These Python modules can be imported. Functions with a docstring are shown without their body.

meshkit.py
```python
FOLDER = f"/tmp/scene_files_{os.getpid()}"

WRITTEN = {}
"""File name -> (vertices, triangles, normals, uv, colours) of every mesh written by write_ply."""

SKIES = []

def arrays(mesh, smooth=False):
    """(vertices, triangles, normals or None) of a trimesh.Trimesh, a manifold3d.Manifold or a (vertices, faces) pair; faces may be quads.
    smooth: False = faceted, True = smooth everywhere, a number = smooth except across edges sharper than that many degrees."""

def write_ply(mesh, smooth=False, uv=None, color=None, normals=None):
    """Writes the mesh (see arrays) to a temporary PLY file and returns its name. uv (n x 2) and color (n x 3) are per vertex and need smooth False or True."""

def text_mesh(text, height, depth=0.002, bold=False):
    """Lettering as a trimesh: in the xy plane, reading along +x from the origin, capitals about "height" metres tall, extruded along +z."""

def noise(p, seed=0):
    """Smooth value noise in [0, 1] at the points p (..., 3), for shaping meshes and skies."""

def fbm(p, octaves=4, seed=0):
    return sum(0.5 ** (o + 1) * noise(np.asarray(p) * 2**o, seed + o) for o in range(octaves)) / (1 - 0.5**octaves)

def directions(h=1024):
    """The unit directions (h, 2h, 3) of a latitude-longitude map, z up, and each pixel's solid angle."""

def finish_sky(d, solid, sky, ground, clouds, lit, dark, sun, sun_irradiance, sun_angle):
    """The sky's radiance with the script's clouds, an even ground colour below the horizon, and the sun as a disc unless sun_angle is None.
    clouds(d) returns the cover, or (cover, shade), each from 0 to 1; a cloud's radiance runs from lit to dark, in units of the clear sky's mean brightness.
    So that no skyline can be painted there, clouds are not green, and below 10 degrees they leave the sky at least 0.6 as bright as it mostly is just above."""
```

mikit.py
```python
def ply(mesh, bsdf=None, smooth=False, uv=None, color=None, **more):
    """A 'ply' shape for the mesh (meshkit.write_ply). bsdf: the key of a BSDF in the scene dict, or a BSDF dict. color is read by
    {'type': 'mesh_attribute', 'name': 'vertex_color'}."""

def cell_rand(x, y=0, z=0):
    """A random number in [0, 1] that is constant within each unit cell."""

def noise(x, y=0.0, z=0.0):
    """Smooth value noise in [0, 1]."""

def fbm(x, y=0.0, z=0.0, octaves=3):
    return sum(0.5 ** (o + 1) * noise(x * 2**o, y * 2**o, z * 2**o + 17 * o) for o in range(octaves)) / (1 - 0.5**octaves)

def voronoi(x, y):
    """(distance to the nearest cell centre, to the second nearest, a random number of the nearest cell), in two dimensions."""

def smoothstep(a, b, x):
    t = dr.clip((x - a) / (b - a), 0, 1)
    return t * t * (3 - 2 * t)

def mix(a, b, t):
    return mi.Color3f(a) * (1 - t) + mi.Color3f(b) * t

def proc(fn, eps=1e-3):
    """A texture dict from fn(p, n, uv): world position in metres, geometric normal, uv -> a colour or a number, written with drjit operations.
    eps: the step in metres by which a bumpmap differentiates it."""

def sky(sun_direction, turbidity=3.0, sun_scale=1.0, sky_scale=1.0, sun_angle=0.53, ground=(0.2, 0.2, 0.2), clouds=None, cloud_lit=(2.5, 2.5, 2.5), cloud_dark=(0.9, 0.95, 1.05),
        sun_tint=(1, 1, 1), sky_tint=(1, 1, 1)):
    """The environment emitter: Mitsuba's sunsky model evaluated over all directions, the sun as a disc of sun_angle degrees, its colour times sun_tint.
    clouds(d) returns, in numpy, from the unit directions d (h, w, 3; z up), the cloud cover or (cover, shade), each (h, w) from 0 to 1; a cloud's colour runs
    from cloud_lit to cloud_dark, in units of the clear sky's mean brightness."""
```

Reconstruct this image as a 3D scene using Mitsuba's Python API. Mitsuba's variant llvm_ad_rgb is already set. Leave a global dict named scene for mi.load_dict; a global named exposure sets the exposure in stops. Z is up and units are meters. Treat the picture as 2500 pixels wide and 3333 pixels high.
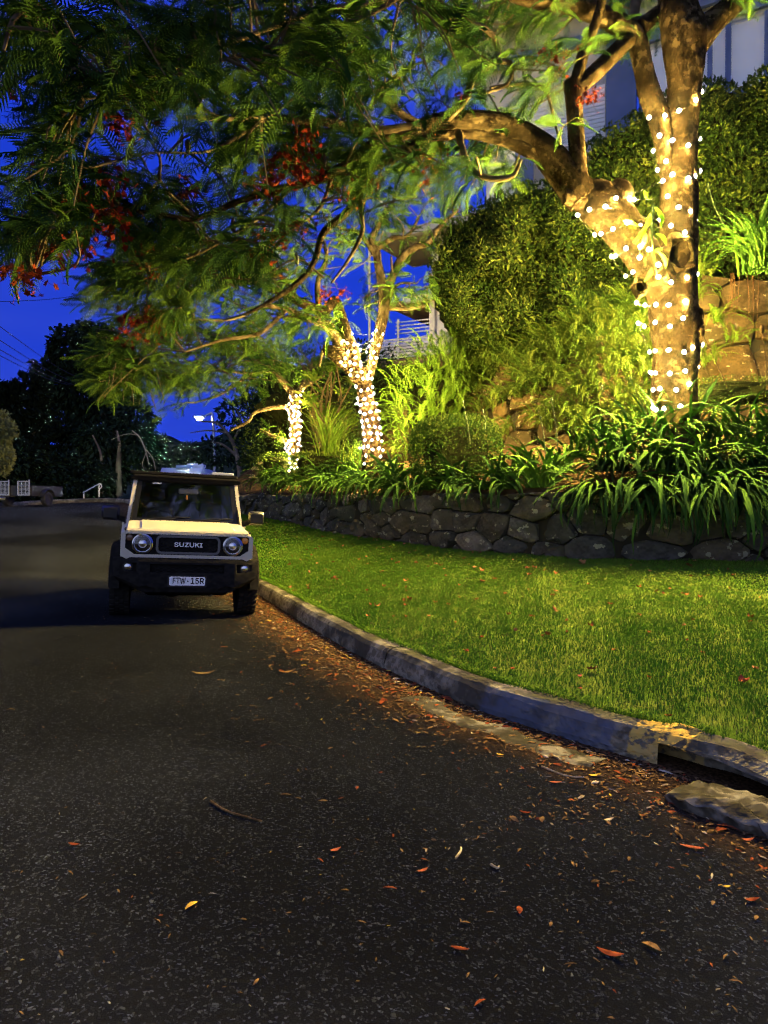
SKY_SCALE, BULB_L, BULB_ANGLE, LAMP_L, CAR_YAW, CAR_SCALE, EXPOSURE = 0.03, 350.0, 80, 1300.0, 18.0, .95, 5.0
import math, numpy as np, trimesh, mitsuba as mi, mikit, meshkit, drjit as dr
from mikit import noise, fbm, voronoi, cell_rand, smoothstep, mix, proc
import manifold3d as m3
from shapely import geometry as sg, ops as sops

T = mi.ScalarTransform4f
scene, labels = {}, {}
rng = np.random.default_rng(7)

# ---------------------------------------------------------------- camera, sky, exposure
CAMH, FOC, W0, H0 = 1.33, 2300.0, 2500.0, 3333.0
PITCH = math.radians(0.92)
_f = np.array([0, math.cos(PITCH), -math.sin(PITCH)]); _u = np.array([0, math.sin(PITCH), math.cos(PITCH)])
EYE = np.array([0, 0, CAMH])
scene['camera'] = {'type': 'perspective', 'fov': 2 * math.degrees(math.atan(W0 / 2 / FOC)), 'fov_axis': 'x', 'near_clip': 0.05, 'far_clip': 2000.0,
                   'to_world': T().look_at(origin=EYE.tolist(), target=(EYE + _f).tolist(), up=_u.tolist())}
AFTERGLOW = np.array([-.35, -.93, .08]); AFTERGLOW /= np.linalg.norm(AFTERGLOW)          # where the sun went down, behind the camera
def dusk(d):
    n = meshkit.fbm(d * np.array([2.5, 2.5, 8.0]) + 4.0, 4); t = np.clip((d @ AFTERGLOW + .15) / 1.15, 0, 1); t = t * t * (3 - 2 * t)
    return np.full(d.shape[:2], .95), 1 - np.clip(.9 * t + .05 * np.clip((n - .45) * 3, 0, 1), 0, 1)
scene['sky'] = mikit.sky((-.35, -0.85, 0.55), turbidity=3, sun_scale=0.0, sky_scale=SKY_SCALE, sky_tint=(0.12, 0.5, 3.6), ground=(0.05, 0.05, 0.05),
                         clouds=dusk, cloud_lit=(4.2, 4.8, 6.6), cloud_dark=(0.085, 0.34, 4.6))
exposure = EXPOSURE
BULB = [1.0 * BULB_L, 0.70 * BULB_L, 0.19 * BULB_L]

# ---------------------------------------------------------------- helpers
K = 1.507
def ray(x, y):
    return ((x - 829.5) * K / FOC) * np.array([1.0, 0, 0]) + _f + ((1106 - y) * K / FOC) * _u
def P(x, y, Y):
    """the point at depth Y seen in the direction (x, y)"""
    r = ray(x, y); return EYE + r * (Y / r[1])
def G(x, y, z=0.0):
    r = ray(x, y); return EYE + r * ((z - CAMH) / r[2])
def px(p):
    d = np.asarray(p) - EYE; w = d @ _f
    return 829.5 + d[..., 0] / w * FOC / K, 1106 - (d @ _u) / w * FOC / K
def cat(ms):
    vs, fs, n = [], [], 0
    for v, f in ms:
        v = np.asarray(v, float); f = np.asarray(f, int)
        if f.ndim == 2 and f.shape[1] == 4: f = np.vstack([f[:, [0, 1, 2]], f[:, [0, 2, 3]]])
        vs.append(v); fs.append(f + n); n += len(v)
    return np.vstack(vs), np.vstack(fs)
def tm(m):
    if hasattr(m, 'to_mesh'):
        q = m.to_mesh(); return np.array(q.vert_properties[:, :3], float), np.array(q.tri_verts, int)
    if isinstance(m, trimesh.Trimesh): return np.array(m.vertices), np.array(m.faces)
    return m
def xf(m, M):
    v, f = tm(m); M = np.asarray(M); return v @ M[:3, :3].T + M[:3, 3], f
def rotz(a):
    c, s = math.cos(a), math.sin(a); return np.array([[c, -s, 0, 0], [s, c, 0, 0], [0, 0, 1, 0], [0, 0, 0, 1.0]])
def rotx(a):
    c, s = math.cos(a), math.sin(a); return np.array([[1, 0, 0, 0], [0, c, -s, 0], [0, s, c, 0], [0, 0, 0, 1.0]])
def roty(a):
    c, s = math.cos(a), math.sin(a); return np.array([[c, 0, s, 0], [0, 1, 0, 0], [-s, 0, c, 0], [0, 0, 0, 1.0]])
def tr(x, y=None, z=None):
    M = np.eye(4); M[:3, 3] = x if y is None else (x, y, z); return M
def sc(a, b=None, c=None): return np.diag([a, a if b is None else b, a if c is None else c, 1.0])
def frame(p, ax, up=(0, 0, 1)):
    """local y along ax, local z near up, at p"""
    y = np.asarray(ax, float); y = y / np.linalg.norm(y); x = np.cross(y, up)
    if np.linalg.norm(x) < 1e-6: x = np.cross(y, (1, 0, 0))
    x /= np.linalg.norm(x); M = np.eye(4); M[:3, 0], M[:3, 1], M[:3, 2], M[:3, 3] = x, y, np.cross(x, y), p; return M
ORD = 'first second third fourth fifth sixth seventh eighth ninth tenth eleventh twelfth thirteenth fourteenth fifteenth sixteenth seventeenth eighteenth nineteenth twentieth twenty-first twenty-second twenty-third twenty-fourth twenty-fifth'.split()
used = {}
def key(name, parent=None):
    base = (parent + '__' if parent else '') + name; n = used.get(base, -1) + 1; used[base] = n
    return base if n == 0 else f'{base}_{n:03d}'
def lab(k, label=None, cat_=None, group=None, kind=None):
    d = {a: b for a, b in (('label', label), ('category', cat_), ('group', group), ('kind', kind)) if b}
    if d: labels.setdefault(k, {}).update(d)
    return k
def thing(name, label, cat_, group=None): return lab(key(name), label, cat_, group)
def put(name, mesh, bsdf, parent=None, smooth=False, label=None, cat_=None, group=None, kind=None, uv=None, **more):
    k = key(name, parent); scene[k] = mikit.ply(tm(mesh), bsdf, smooth, uv, **more); lab(k, label, cat_, group, kind); return k
def proto(mesh, smooth=False): return mikit.ply(tm(mesh), None, smooth)
def inst(name, pd, M, bsdf, parent=None, label=None, cat_=None, group=None, **more):
    k = key(name, parent); scene[k] = {**pd, 'to_world': T(np.asarray(M).tolist()), 'bsdf': {'type': 'ref', 'id': bsdf}, **more}; lab(k, label, cat_, group); return k
def bake(m, Ms):
    """one mesh of many copies of m"""
    v, f = tm(m); Ms = np.asarray(Ms)
    vs = np.einsum('kij,nj->kni', Ms[:, :3, :3], v) + Ms[:, None, :3, 3]
    return vs.reshape(-1, 3), (f[None] + (np.arange(len(Ms)) * len(v))[:, None, None]).reshape(-1, 3)
def box(x0, x1, y0, y1, z0, z1, b=0.0):
    x0, x1, y0, y1, z0, z1 = min(x0, x1), max(x0, x1), min(y0, y1), max(y0, y1), min(z0, z1), max(z0, z1)
    if b <= 0: return tm(trimesh.creation.box(extents=(x1 - x0, y1 - y0, z1 - z0), transform=tr((x0 + x1) / 2, (y0 + y1) / 2, (z0 + z1) / 2)))
    b = min(b, (x1 - x0) * .45, (y1 - y0) * .45, (z1 - z0) * .45); pts = []
    for x in (x0, x1):
        for y in (y0, y1):
            for z in (z0, z1):
                sx, sy, sz = (b if x == x0 else -b), (b if y == y0 else -b), (b if z == z0 else -b)
                pts += [(x + sx, y + sy, z), (x + sx, y, z + sz), (x, y + sy, z + sz)]
    return hull(pts)
def hull(pts): return tm(m3.Manifold.hull_points(np.asarray(pts, float)))
def spline(pts, n):
    """Catmull-Rom through the rows of pts (any width)"""
    p = np.asarray(pts, float)
    if len(p) == 2: return p[0] + (p[1] - p[0]) * np.linspace(0, 1, n)[:, None]
    p = np.vstack([2 * p[0] - p[1], p, 2 * p[-1] - p[-2]]); m = len(p) - 3
    t = np.linspace(0, m, n); i = np.minimum(t.astype(int), m - 1); t = (t - i)[:, None]
    a, b, c, d = p[i], p[i + 1], p[i + 2], p[i + 3]
    return .5 * (2 * b + (c - a) * t + (2 * a - 5 * b + 4 * c - d) * t ** 2 + (3 * b - a - 3 * c + d) * t ** 3)
def tube(pts, rad, sides=8, rough=0.0, seed=0, cap=True, lump=3.0):
    p = np.asarray(pts, float); rad = np.broadcast_to(rad, (len(p),)).astype(float)
    t = np.gradient(p, axis=0); t /= np.linalg.norm(t, axis=1, keepdims=True) + 1e-12
    a = np.cross(t[0], (0, 0, 1.0) if abs(t[0][2]) < .9 else (1.0, 0, 0)); a /= np.linalg.norm(a); A = [a]
    for k in range(1, len(p)):
        a = A[-1] - t[k] * (A[-1] @ t[k]); A.append(a / (np.linalg.norm(a) + 1e-12))
    A = np.array(A); B = np.cross(t, A); ang = np.arange(sides) * 2 * np.pi / sides
    d = np.cos(ang)[None, :, None] * A[:, None] + np.sin(ang)[None, :, None] * B[:, None]
    r = np.broadcast_to(rad[:, None], (len(p), sides)).copy()
    if rough: r *= 1 + rough * 2 * (meshkit.fbm((p[:, None] + d * rad[:, None, None]) * lump, 3, seed) - .5)
    v = (p[:, None] + d * r[..., None]).reshape(-1, 3)
    i, j = np.meshgrid(np.arange(len(p) - 1), np.arange(sides), indexing='ij')
    q = np.stack([i * sides + j, i * sides + (j + 1) % sides, (i + 1) * sides + (j + 1) % sides, (i + 1) * sides + j], -1).reshape(-1, 4)
    f = np.vstack([q[:, [0, 1, 2]], q[:, [0, 2, 3]]])
    if cap:
        n = len(v); v = np.vstack([v, p[0], p[-1]]); j = np.arange(sides); e = (len(p) - 1) * sides
        f = np.vstack([f, np.stack([j * 0 + n, (j + 1) % sides, j], 1), np.stack([j * 0 + n + 1, e + j, e + (j + 1) % sides], 1)])
    return v, f
def lathe(prof, sides=24):
    """profile of (radius, height) turned about z"""
    prof = np.asarray(prof, float); ang = np.arange(sides) * 2 * np.pi / sides
    v = np.stack([prof[:, None, 0] * np.cos(ang), prof[:, None, 0] * np.sin(ang), np.broadcast_to(prof[:, None, 1], (len(prof), sides))], -1).reshape(-1, 3)
    i, j = np.meshgrid(np.arange(len(prof) - 1), np.arange(sides), indexing='ij')
    q = np.stack([i * sides + j, i * sides + (j + 1) % sides, (i + 1) * sides + (j + 1) % sides, (i + 1) * sides + j], -1).reshape(-1, 4)
    return v, np.vstack([q[:, [0, 1, 2]], q[:, [0, 2, 3]]])
def extrude(poly, h): return tm(trimesh.creation.extrude_polygon(poly, h, engine='earcut'))
def grid(Vg):
    """a sheet from an (n, m, 3) array of points"""
    n, m = Vg.shape[:2]; i, j = np.meshgrid(np.arange(n - 1), np.arange(m - 1), indexing='ij')
    q = np.stack([i * m + j, (i + 1) * m + j, (i + 1) * m + j + 1, i * m + j + 1], -1).reshape(-1, 4)
    return Vg.reshape(-1, 3), np.vstack([q[:, [0, 1, 2]], q[:, [0, 2, 3]]])
def blade(pts, wid, side, fold=0.25):
    """a leaf along pts: half widths wid, spread along side, folded along the midrib"""
    p = np.asarray(pts, float); n = len(p); t = np.gradient(p, axis=0); t /= np.linalg.norm(t, axis=1, keepdims=True) + 1e-12
    s = np.broadcast_to(side, p.shape) - t * (np.broadcast_to(side, p.shape) * t).sum(1, keepdims=True); s /= np.linalg.norm(s, axis=1, keepdims=True) + 1e-12
    u = np.cross(s, t); w = np.asarray(wid)[:, None]
    v = np.vstack([p - s * w + u * w * fold, p, p + s * w + u * w * fold]); i = np.arange(n - 1)
    f = [np.stack([a + i, b + i, b + i + 1], 1) for a, b in ((0, n), (n, 2 * n))] + [np.stack([a + i, b + i + 1, a + i + 1], 1) for a, b in ((0, n), (n, 2 * n))]
    return v, np.vstack(f)

# ---------------------------------------------------------------- materials
def rgb(*c): return {'type': 'rgb', 'value': [float(x) for x in (c if len(c) == 3 else c * 3)]}
def two(b): return {'type': 'twosided', 'bsdf': b}
def bump(b, fn, scale, eps=1e-3): return {'type': 'bumpmap', 'arbitrary': proc(fn, eps), 'scale': scale, 'bsdf': b}
def mat(name, color, rough=.6, metallic=0.0, spec=.5, coat=0.0, bmp=None, bs=.004, eps=2e-3):
    c = rgb(*color) if isinstance(color, tuple) else proc(color)
    b = {'type': 'principled', 'base_color': c, 'roughness': rough, 'metallic': metallic, 'specular': spec}
    if rough >= .75 and not metallic: b = {'type': 'diffuse', 'reflectance': c}
    if coat: b.update(clearcoat=coat, clearcoat_gloss=.95)
    if bmp is not None: b = bump(b, bmp, bs, eps)
    scene[name] = two(b); return name
def leafmat(name, fn, trans=.7, rough=.5):
    c = rgb(*fn) if isinstance(fn, tuple) else proc(fn)
    if not trans > .45: scene[name] = two({'type': 'diffuse', 'reflectance': c}); return name
    scene[name] = {'type': 'principledthin', 'base_color': c, 'roughness': rough, 'diff_trans': trans, 'spec_trans': 0.0, 'eta': 1.06}; return name
def plain(name, c): scene[name] = two({'type': 'diffuse', 'reflectance': rgb(*c)}); return name
def vary(a, b, s, lo=.3, hi=.7):
    def fn(p, n, uv): return mix(a, b, smoothstep(lo, hi, fbm(p.x * s, p.y * s, p.z * s)))
    return fn
# ---------------------------------------------------------------- materials of the setting
def asphalt_c(p, n, uv):
    wx = p.x + .012 * noise(p.x * 60, p.y * 60, 3.0); wy = p.y + .012 * noise(p.x * 60, p.y * 60, 9.0)
    d1, d2, r = voronoi(wx * 128, wy * 128)
    stone = smoothstep(.02, .3, d2 - d1)
    big = fbm(p.x * 1.3, p.y * 1.3, 0.0); fine = noise(p.x * 900, p.y * 900, 1.0)
    tone = .024 + .075 * dr.square(smoothstep(.45, 1.0, r)) + .06 * smoothstep(.92, .99, r)
    c = mi.Color3f(tone * .80, tone * .95, tone * 1.22) * stone + mi.Color3f(.014, .014, .016) * (1 - stone)
    c = c * (.52 + .44 * big) * (.75 + .5 * fine)
    c = c * (.62 + .76 * smoothstep(.3, .7, fbm(p.x * .45, p.y * .45, 6.0))) * (1 + .22 * dr.exp(-dr.square((uv.x - 1.25) / .28)) + .22 * dr.exp(-dr.square((uv.x - 2.75) / .3)))
    dirt = smoothstep(.75, .1, uv.x + .5 * (fbm(p.x * 6, p.y * 6, 2.0) - .5)) * .75
    return mix(c, mi.Color3f(.06, .036, .018) * (.3 + 1.3 * noise(p.x * 95, p.y * 95, 1.0)), dirt)
def asphalt_h(p, n, uv):
    wx = p.x + .012 * noise(p.x * 60, p.y * 60, 3.0); wy = p.y + .012 * noise(p.x * 60, p.y * 60, 9.0)
    d1, d2, r = voronoi(wx * 128, wy * 128)
    return smoothstep(0.0, .42, d2 - d1) * (.45 + .7 * r) + .25 * noise(p.x * 700, p.y * 700, 4.0)
scene['asphalt'] = two(bump({'type': 'diffuse', 'reflectance': proc(asphalt_c)}, asphalt_h, .0045, 1e-3))
def kerb_c(p, n, uv):                                   # uv.x along the kerb in metres, uv.y across it
    f = fbm(p.x * 22, p.y * 22, p.z * 22, 4); g = fbm(p.x * 5, p.y * 5, p.z * 5)
    c = mix(mi.Color3f(.13, .12, .09), mi.Color3f(.27, .25, .20), smoothstep(.35, .65, f))
    c = mix(c, mi.Color3f(.05, .047, .038), smoothstep(.42, .62, g + .5 * (f - .5)) * .9)          # old grime
    c = mix(c, mi.Color3f(.10, .11, .05), smoothstep(.5, .62, fbm(p.x * 9, p.y * 9, 5.0)) * smoothstep(.2, .3, uv.y) * .6)
    wob = .06 * (fbm(p.x * 14, p.y * 14, p.z * 14) - .5) * 2
    s = uv.x + wob
    chip = smoothstep(.40, .52, f) * (.55 + .45 * smoothstep(.35, .6, g))
    blue = smoothstep(BLUE_SHADE0 - .02, BLUE_SHADE0 + .02, s) * smoothstep(BLUE_SHADE1 + .02, BLUE_SHADE1 - .02, s) * (.3 + .5 * smoothstep(.25, .6, fbm(p.x * 11 + 3, p.y * 11, p.z * 11)))
    c = mix(c, mi.Color3f(.08, .10, .16), blue * smoothstep(.24, .19, uv.y + wob * .6))  # bluish sky-lit shade painted onto the kerb face
    yel = smoothstep(YEL0 - .008, YEL0 + .008, uv.x + wob * .35) * smoothstep(YEL1 + .008, YEL1 - .008, uv.x + wob * .35) * chip
    return mix(c, mi.Color3f(.58, .40, .09), yel * .9)
def kerb_h(p, n, uv): return fbm(p.x * 45, p.y * 45, p.z * 45, 4) + .6 * fbm(p.x * 9, p.y * 9, p.z * 9)
KERBMAT = dict(color=kerb_c)
mat('soil', vary((.035, .022, .012), (.085, .055, .03), 9), .9, bmp=lambda p, n, uv: fbm(p.x * 30, p.y * 30, p.z * 30, 3), bs=.02)
mat('turf_soil', vary((.04, .075, .012), (.08, .11, .022), 7), .95)
def dirt_c(p, n, uv): return mix((.02, .022, .012), (.06, .05, .03), smoothstep(.35, .65, fbm(p.x * .7, p.y * .7, p.z)))
mat('earth', dirt_c, .95)
leafmat('grass_a', vary((.058, .135, .014), (.105, .19, .022), 2.3), .35, .6)
leafmat('grass_b', vary((.050, .135, .013), (.092, .18, .022), 3.1), .35, .6)
leafmat('grass_dry', (.20, .15, .06), .3, .7)
leafmat('litter_brown', vary((.07, .042, .021), (.19, .115, .055), 60), .2, .7)
leafmat('litter_red', vary((.12, .028, .014), (.22, .06, .025), 50), .3, .6)
leafmat('litter_pale', vary((.30, .24, .14), (.45, .40, .30), 50), .2, .7)
leafmat('litter_yellow', (.50, .34, .06), .3, .6)
leafmat('petal', vary((.22, .045, .025), (.34, .11, .06), 20), .4, .6)
leafmat('petal_pink', vary((.50, .13, .08), (.58, .26, .15), 20), .4, .6)

# ---------------------------------------------------------------- plan: the kerb line and the wall line
def rise(y): return .075 * np.log1p(np.exp((np.asarray(y) - 11.5) / 1.2)) * 1.2
kp = [G(x, y)[:2] for x, y in ((1659, 1742), (1480, 1672), (1310, 1622), (1150, 1573), (1000, 1520), (790, 1425), (660, 1350), (560, 1290))]
kp = [(2.75, -4), (2.45, -1), (2.1, 1.2)] + [tuple(q) for q in kp] + [(-3.0, 12.4), (-4.75, 16.6), (-6.8, 21), (-8.7, 25), (-10.0, 27.6), (-11.4, 28.4), (-13.0, 27.5), (-14.4, 25.4), (-17, 21.5), (-23, 15)]
KL = spline(kp, 600)
seg = np.linalg.norm(np.diff(KL, axis=0), axis=1); KS = np.r_[0, np.cumsum(seg)]
_s = np.linspace(0, KS[-1], 1400); KL = np.stack([np.interp(_s, KS, KL[:, i]) for i in (0, 1)], 1); KS = _s
KT = np.gradient(KL, axis=0); KT /= np.linalg.norm(KT, axis=1, keepdims=True); KN = np.stack([KT[:, 1], -KT[:, 0]], 1)      # KN points off the road
from scipy.spatial import cKDTree
ktree = cKDTree(KL)
def kerb_of(x, y):
    """(signed distance to the kerb line, positive on the road; s along it)"""
    q = np.stack([np.asarray(x, float), np.asarray(y, float)], -1); d, i = ktree.query(q)
    return np.where(((q - KL[i]) * KN[i]).sum(-1) < 0, d, -d), KS[i]
def road_z(x, y):
    d, _ = kerb_of(x, y); d = np.maximum(d, 0)
    return rise(y) + .05 * np.minimum(d, 2.2) + .015 * np.maximum(d - 2.2, 0) * np.exp(-np.maximum(np.asarray(y) - 15, 0) / 4)
def s_at(x, y): return float(kerb_of(x, y)[1])
g1 = lambda x, y: s_at(*G(x, y)[:2])
BLUE_SHADE0, BLUE_SHADE1 = sorted((g1(1035, 1535), g1(1335, 1622)))
YEL0, YEL1 = sorted((g1(1355, 1636), g1(1487, 1672)))
INLET0, INLET1 = 0.0, g1(1425, 1652)
scene['concrete'] = two(bump({'type': 'diffuse', 'reflectance': proc(kerb_c)}, kerb_h, .03, 2e-3))

# road: a grid of cells that lie on the road side of the kerb
xs = np.unique(np.r_[np.arange(-46, -8, 1.0), np.arange(-8, 3.4, .16)]); ys = np.unique(np.r_[np.arange(-6, 1.2, .6), np.arange(1.2, 14, .16), np.arange(14, 31, .3)])
XX, YY = np.meshgrid(xs, ys, indexing='ij'); D, S = kerb_of(XX, YY)
Vg = np.stack([XX, YY, road_z(XX, YY)], -1); rv, rf = grid(Vg); dd = D.reshape(-1)
rf = rf[(dd[rf] > -.35).any(1) & (dd[rf] > -.9).all(1)]
put('road', (rv, rf), 'asphalt', smooth=True, kind='structure', uv=np.stack([dd, S.reshape(-1)], 1))

# kerb: a profile swept along the line, worn and uneven
def kerb_sheet(i0, i1, prof):
    ii = np.arange(i0, i1); out, uvs = [], []
    for (o, h) in prof:
        z = rise(KL[ii, 1]); jit = (meshkit.fbm(np.stack([KS[ii] * 3, KS[ii] * 0 + o * 30, KS[ii] * 0 + h * 30], 1), 3, 5) - .5)
        q = KL[ii] + KN[ii] * (o + .035 * jit * (h > 0.01))[:, None]
        out.append(np.column_stack([q, z + h + .03 * jit * (h > .02)])); uvs.append(np.column_stack([KS[ii], np.full(len(ii), o + h)]))
    v, f = grid(np.stack(out, 1)); return (v, f[:, ::-1]), np.stack(uvs, 1).reshape(-1, 2)
KH = .16
prof = [(0, -.08), (.0, .04), (.012, .09), (.025, KH - .035), (.055, KH - .008), (.085, KH), (.13, KH + .004), (.17, KH), (.18, KH - .2)]
iI = int(np.searchsorted(KS, INLET1)); iS = int(np.searchsorted(KS, s_at(2.1, 1.2)))
kk = thing('kerb', 'worn concrete kerb with a yellow painted patch between the road and the lawn', 'kerb')
labels[kk] = {'kind': 'structure', 'label': labels[kk]['label']}
joints = [iI] + [iI + int(k) for k in np.cumsum([64, 70, 74, 80, 90, 100, 120, 140, 200])]
joints = [j for j in joints if j < 1398] + [1399]
for a, b in zip(joints[:-1], joints[1:]):
    m, uv = kerb_sheet(a, b, prof); put('kerb_section', m, 'concrete', kk, smooth=False, uv=uv)
    m, uv = kerb_sheet(b - 1, min(b + 1, 1400), [(o + .004, h - .006) for o, h in prof]); put('kerb_joint', m, 'concrete', kk, uv=uv)
# over the drain opening: a lintel carried above a dark gap
m, uv = kerb_sheet(iS - 20, iI + 1, [(.12, .105), (.0, .105), (.0, .12), (.015, KH - .03), (.05, KH), (.17, KH + .012), (.18, 0)]); put('drain_lintel', m, 'concrete', kk, uv=uv, label='concrete lintel over the drain opening')
m, uv = kerb_sheet(iS - 20, iI + 1, [(.0, -.10), (.55, -.14), (.55, .12)]); put('drain_pit', m, 'concrete', kk, uv=uv)
ii = np.array([iI - 1, iI]); c = KL[iI]; n_ = KN[iI]; t_ = KT[iI]
# gutter strip: a worn concrete apron in front of the kerb
def apron_c(p, n, uv):
    f = fbm(p.x * 14, p.y * 14, p.z * 14, 4)
    c = mix((.05, .046, .036), (.17, .16, .135), smoothstep(.4, .62, f)); return mix(c, (.03, .028, .02), smoothstep(.52, .62, fbm(p.x * 6, p.y * 6, 8.0)) * .8)
mat('apron', apron_c, .85, bmp=kerb_h, bs=.014)
i0, i1 = int(np.searchsorted(KS, g1(1330, 1640))), int(np.searchsorted(KS, g1(930, 1500))); ii = np.arange(i0, i1); o = []
for a in np.linspace(.13, .36, 6):
    wob = .22 * (meshkit.fbm(np.stack([KS[ii] * 5, KS[ii] * 0 + a, KS[ii] * 0], 1), 3, 9) - .5)
    q = KL[ii] - KN[ii] * (a + wob)[:, None]; o.append(np.column_stack([q, road_z(q[:, 0], q[:, 1]) + (.008 if .15 < a < .34 else -.012) + .003 * meshkit.noise(np.column_stack([q * 9, q[:, 0] * 0]))]))
put('gutter_apron', grid(np.stack(o, 1)), 'apron', smooth=True, label='exposed patch of pale concrete gutter among leaf litter', kind='structure')
# the raised broken slab before the drain
sl = [G(x, y, .03)[:2] for x, y in ((1440, 1728), (1500, 1700), (1580, 1712), (1670, 1744), (1740, 1790), (1740, 1850), (1640, 1800), (1560, 1772), (1480, 1748))]
cen = np.mean(sl, 0); ring = spline(np.vstack([sl, sl[:1]]), 61)[:-1]; vs = []
for k, (sx, h) in enumerate(((1.06, -.03), (1.03, .03), (.95, .052), (.66, .06), (.35, .065), (.05, .062))):
    q = cen + (ring - cen) * sx; z = road_z(q[:, 0], q[:, 1]); jit = meshkit.fbm(np.column_stack([q * 14, z * 0 + k]), 3, 3) - .5
    vs.append(np.column_stack([q + jit[:, None] * .07, z + h + .05 * jit]))
vs = np.stack(vs + [], 0); vs = np.concatenate([vs, vs[:, :1]], 1)
put('gutter_slab', grid(vs)[0:2], 'apron', smooth=True, label='broken raised concrete slab in the gutter before the drain opening', cat_='slab')

# wall line (base of the lower stone wall) and what stands above it
wp = [(12.5, 7.6), (9.5, 8.6), (7, 9.0)] + [tuple(P(x, y, Z)[:2]) for x, y, Z in ((1659, 1215, 9.1), (1450, 1214, 9.2), (1300, 1212, 9.4), (1080, 1202, 10.4), (930, 1184, 11.6), (800, 1166, 13.2), (700, 1150, 15.2), (620, 1133, 17.6), (545, 1118, 20.0))] + [(-5.6, 23.0)]
WL = spline(wp, 500); s_ = np.r_[0, np.cumsum(np.linalg.norm(np.diff(WL, axis=0), axis=1))]; WS = np.linspace(0, s_[-1], 700)
WL = np.stack([np.interp(WS, s_, WL[:, i]) for i in (0, 1)], 1); WT = np.gradient(WL, axis=0); WT /= np.linalg.norm(WT, axis=1, keepdims=True); WN = np.stack([WT[:, 1], -WT[:, 0]], 1)
def wall_z(y): return .55 + rise(np.asarray(y)) * .55                     # lawn height at the wall
def wall_h(y): return .98 - .028 * np.clip(np.asarray(y) - 9, 0, 12)      # wall height
ia = int(np.searchsorted(KS, s_at(2.75, -4))) + 2; ib = int(np.searchsorted(KS, s_at(-6.8, 21)))
LN, LM = 160, 26
ki = np.linspace(ia, ib, LN).astype(int); wi = np.linspace(0, 699, LN)
kprog = (KS[ki] - KS[ki[0]]) / (KS[ki[-1]] - KS[ki[0]])
wmap = np.interp(kprog, [0, .18, .30, .45, 1.0], [0, .22, .42, .56, 1.0]) * 699
Kb = KL[ki] + KN[ki] * .165; Wb = np.stack([np.interp(wmap, np.arange(700), WL[:, i]) for i in (0, 1)], 1)
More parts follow.
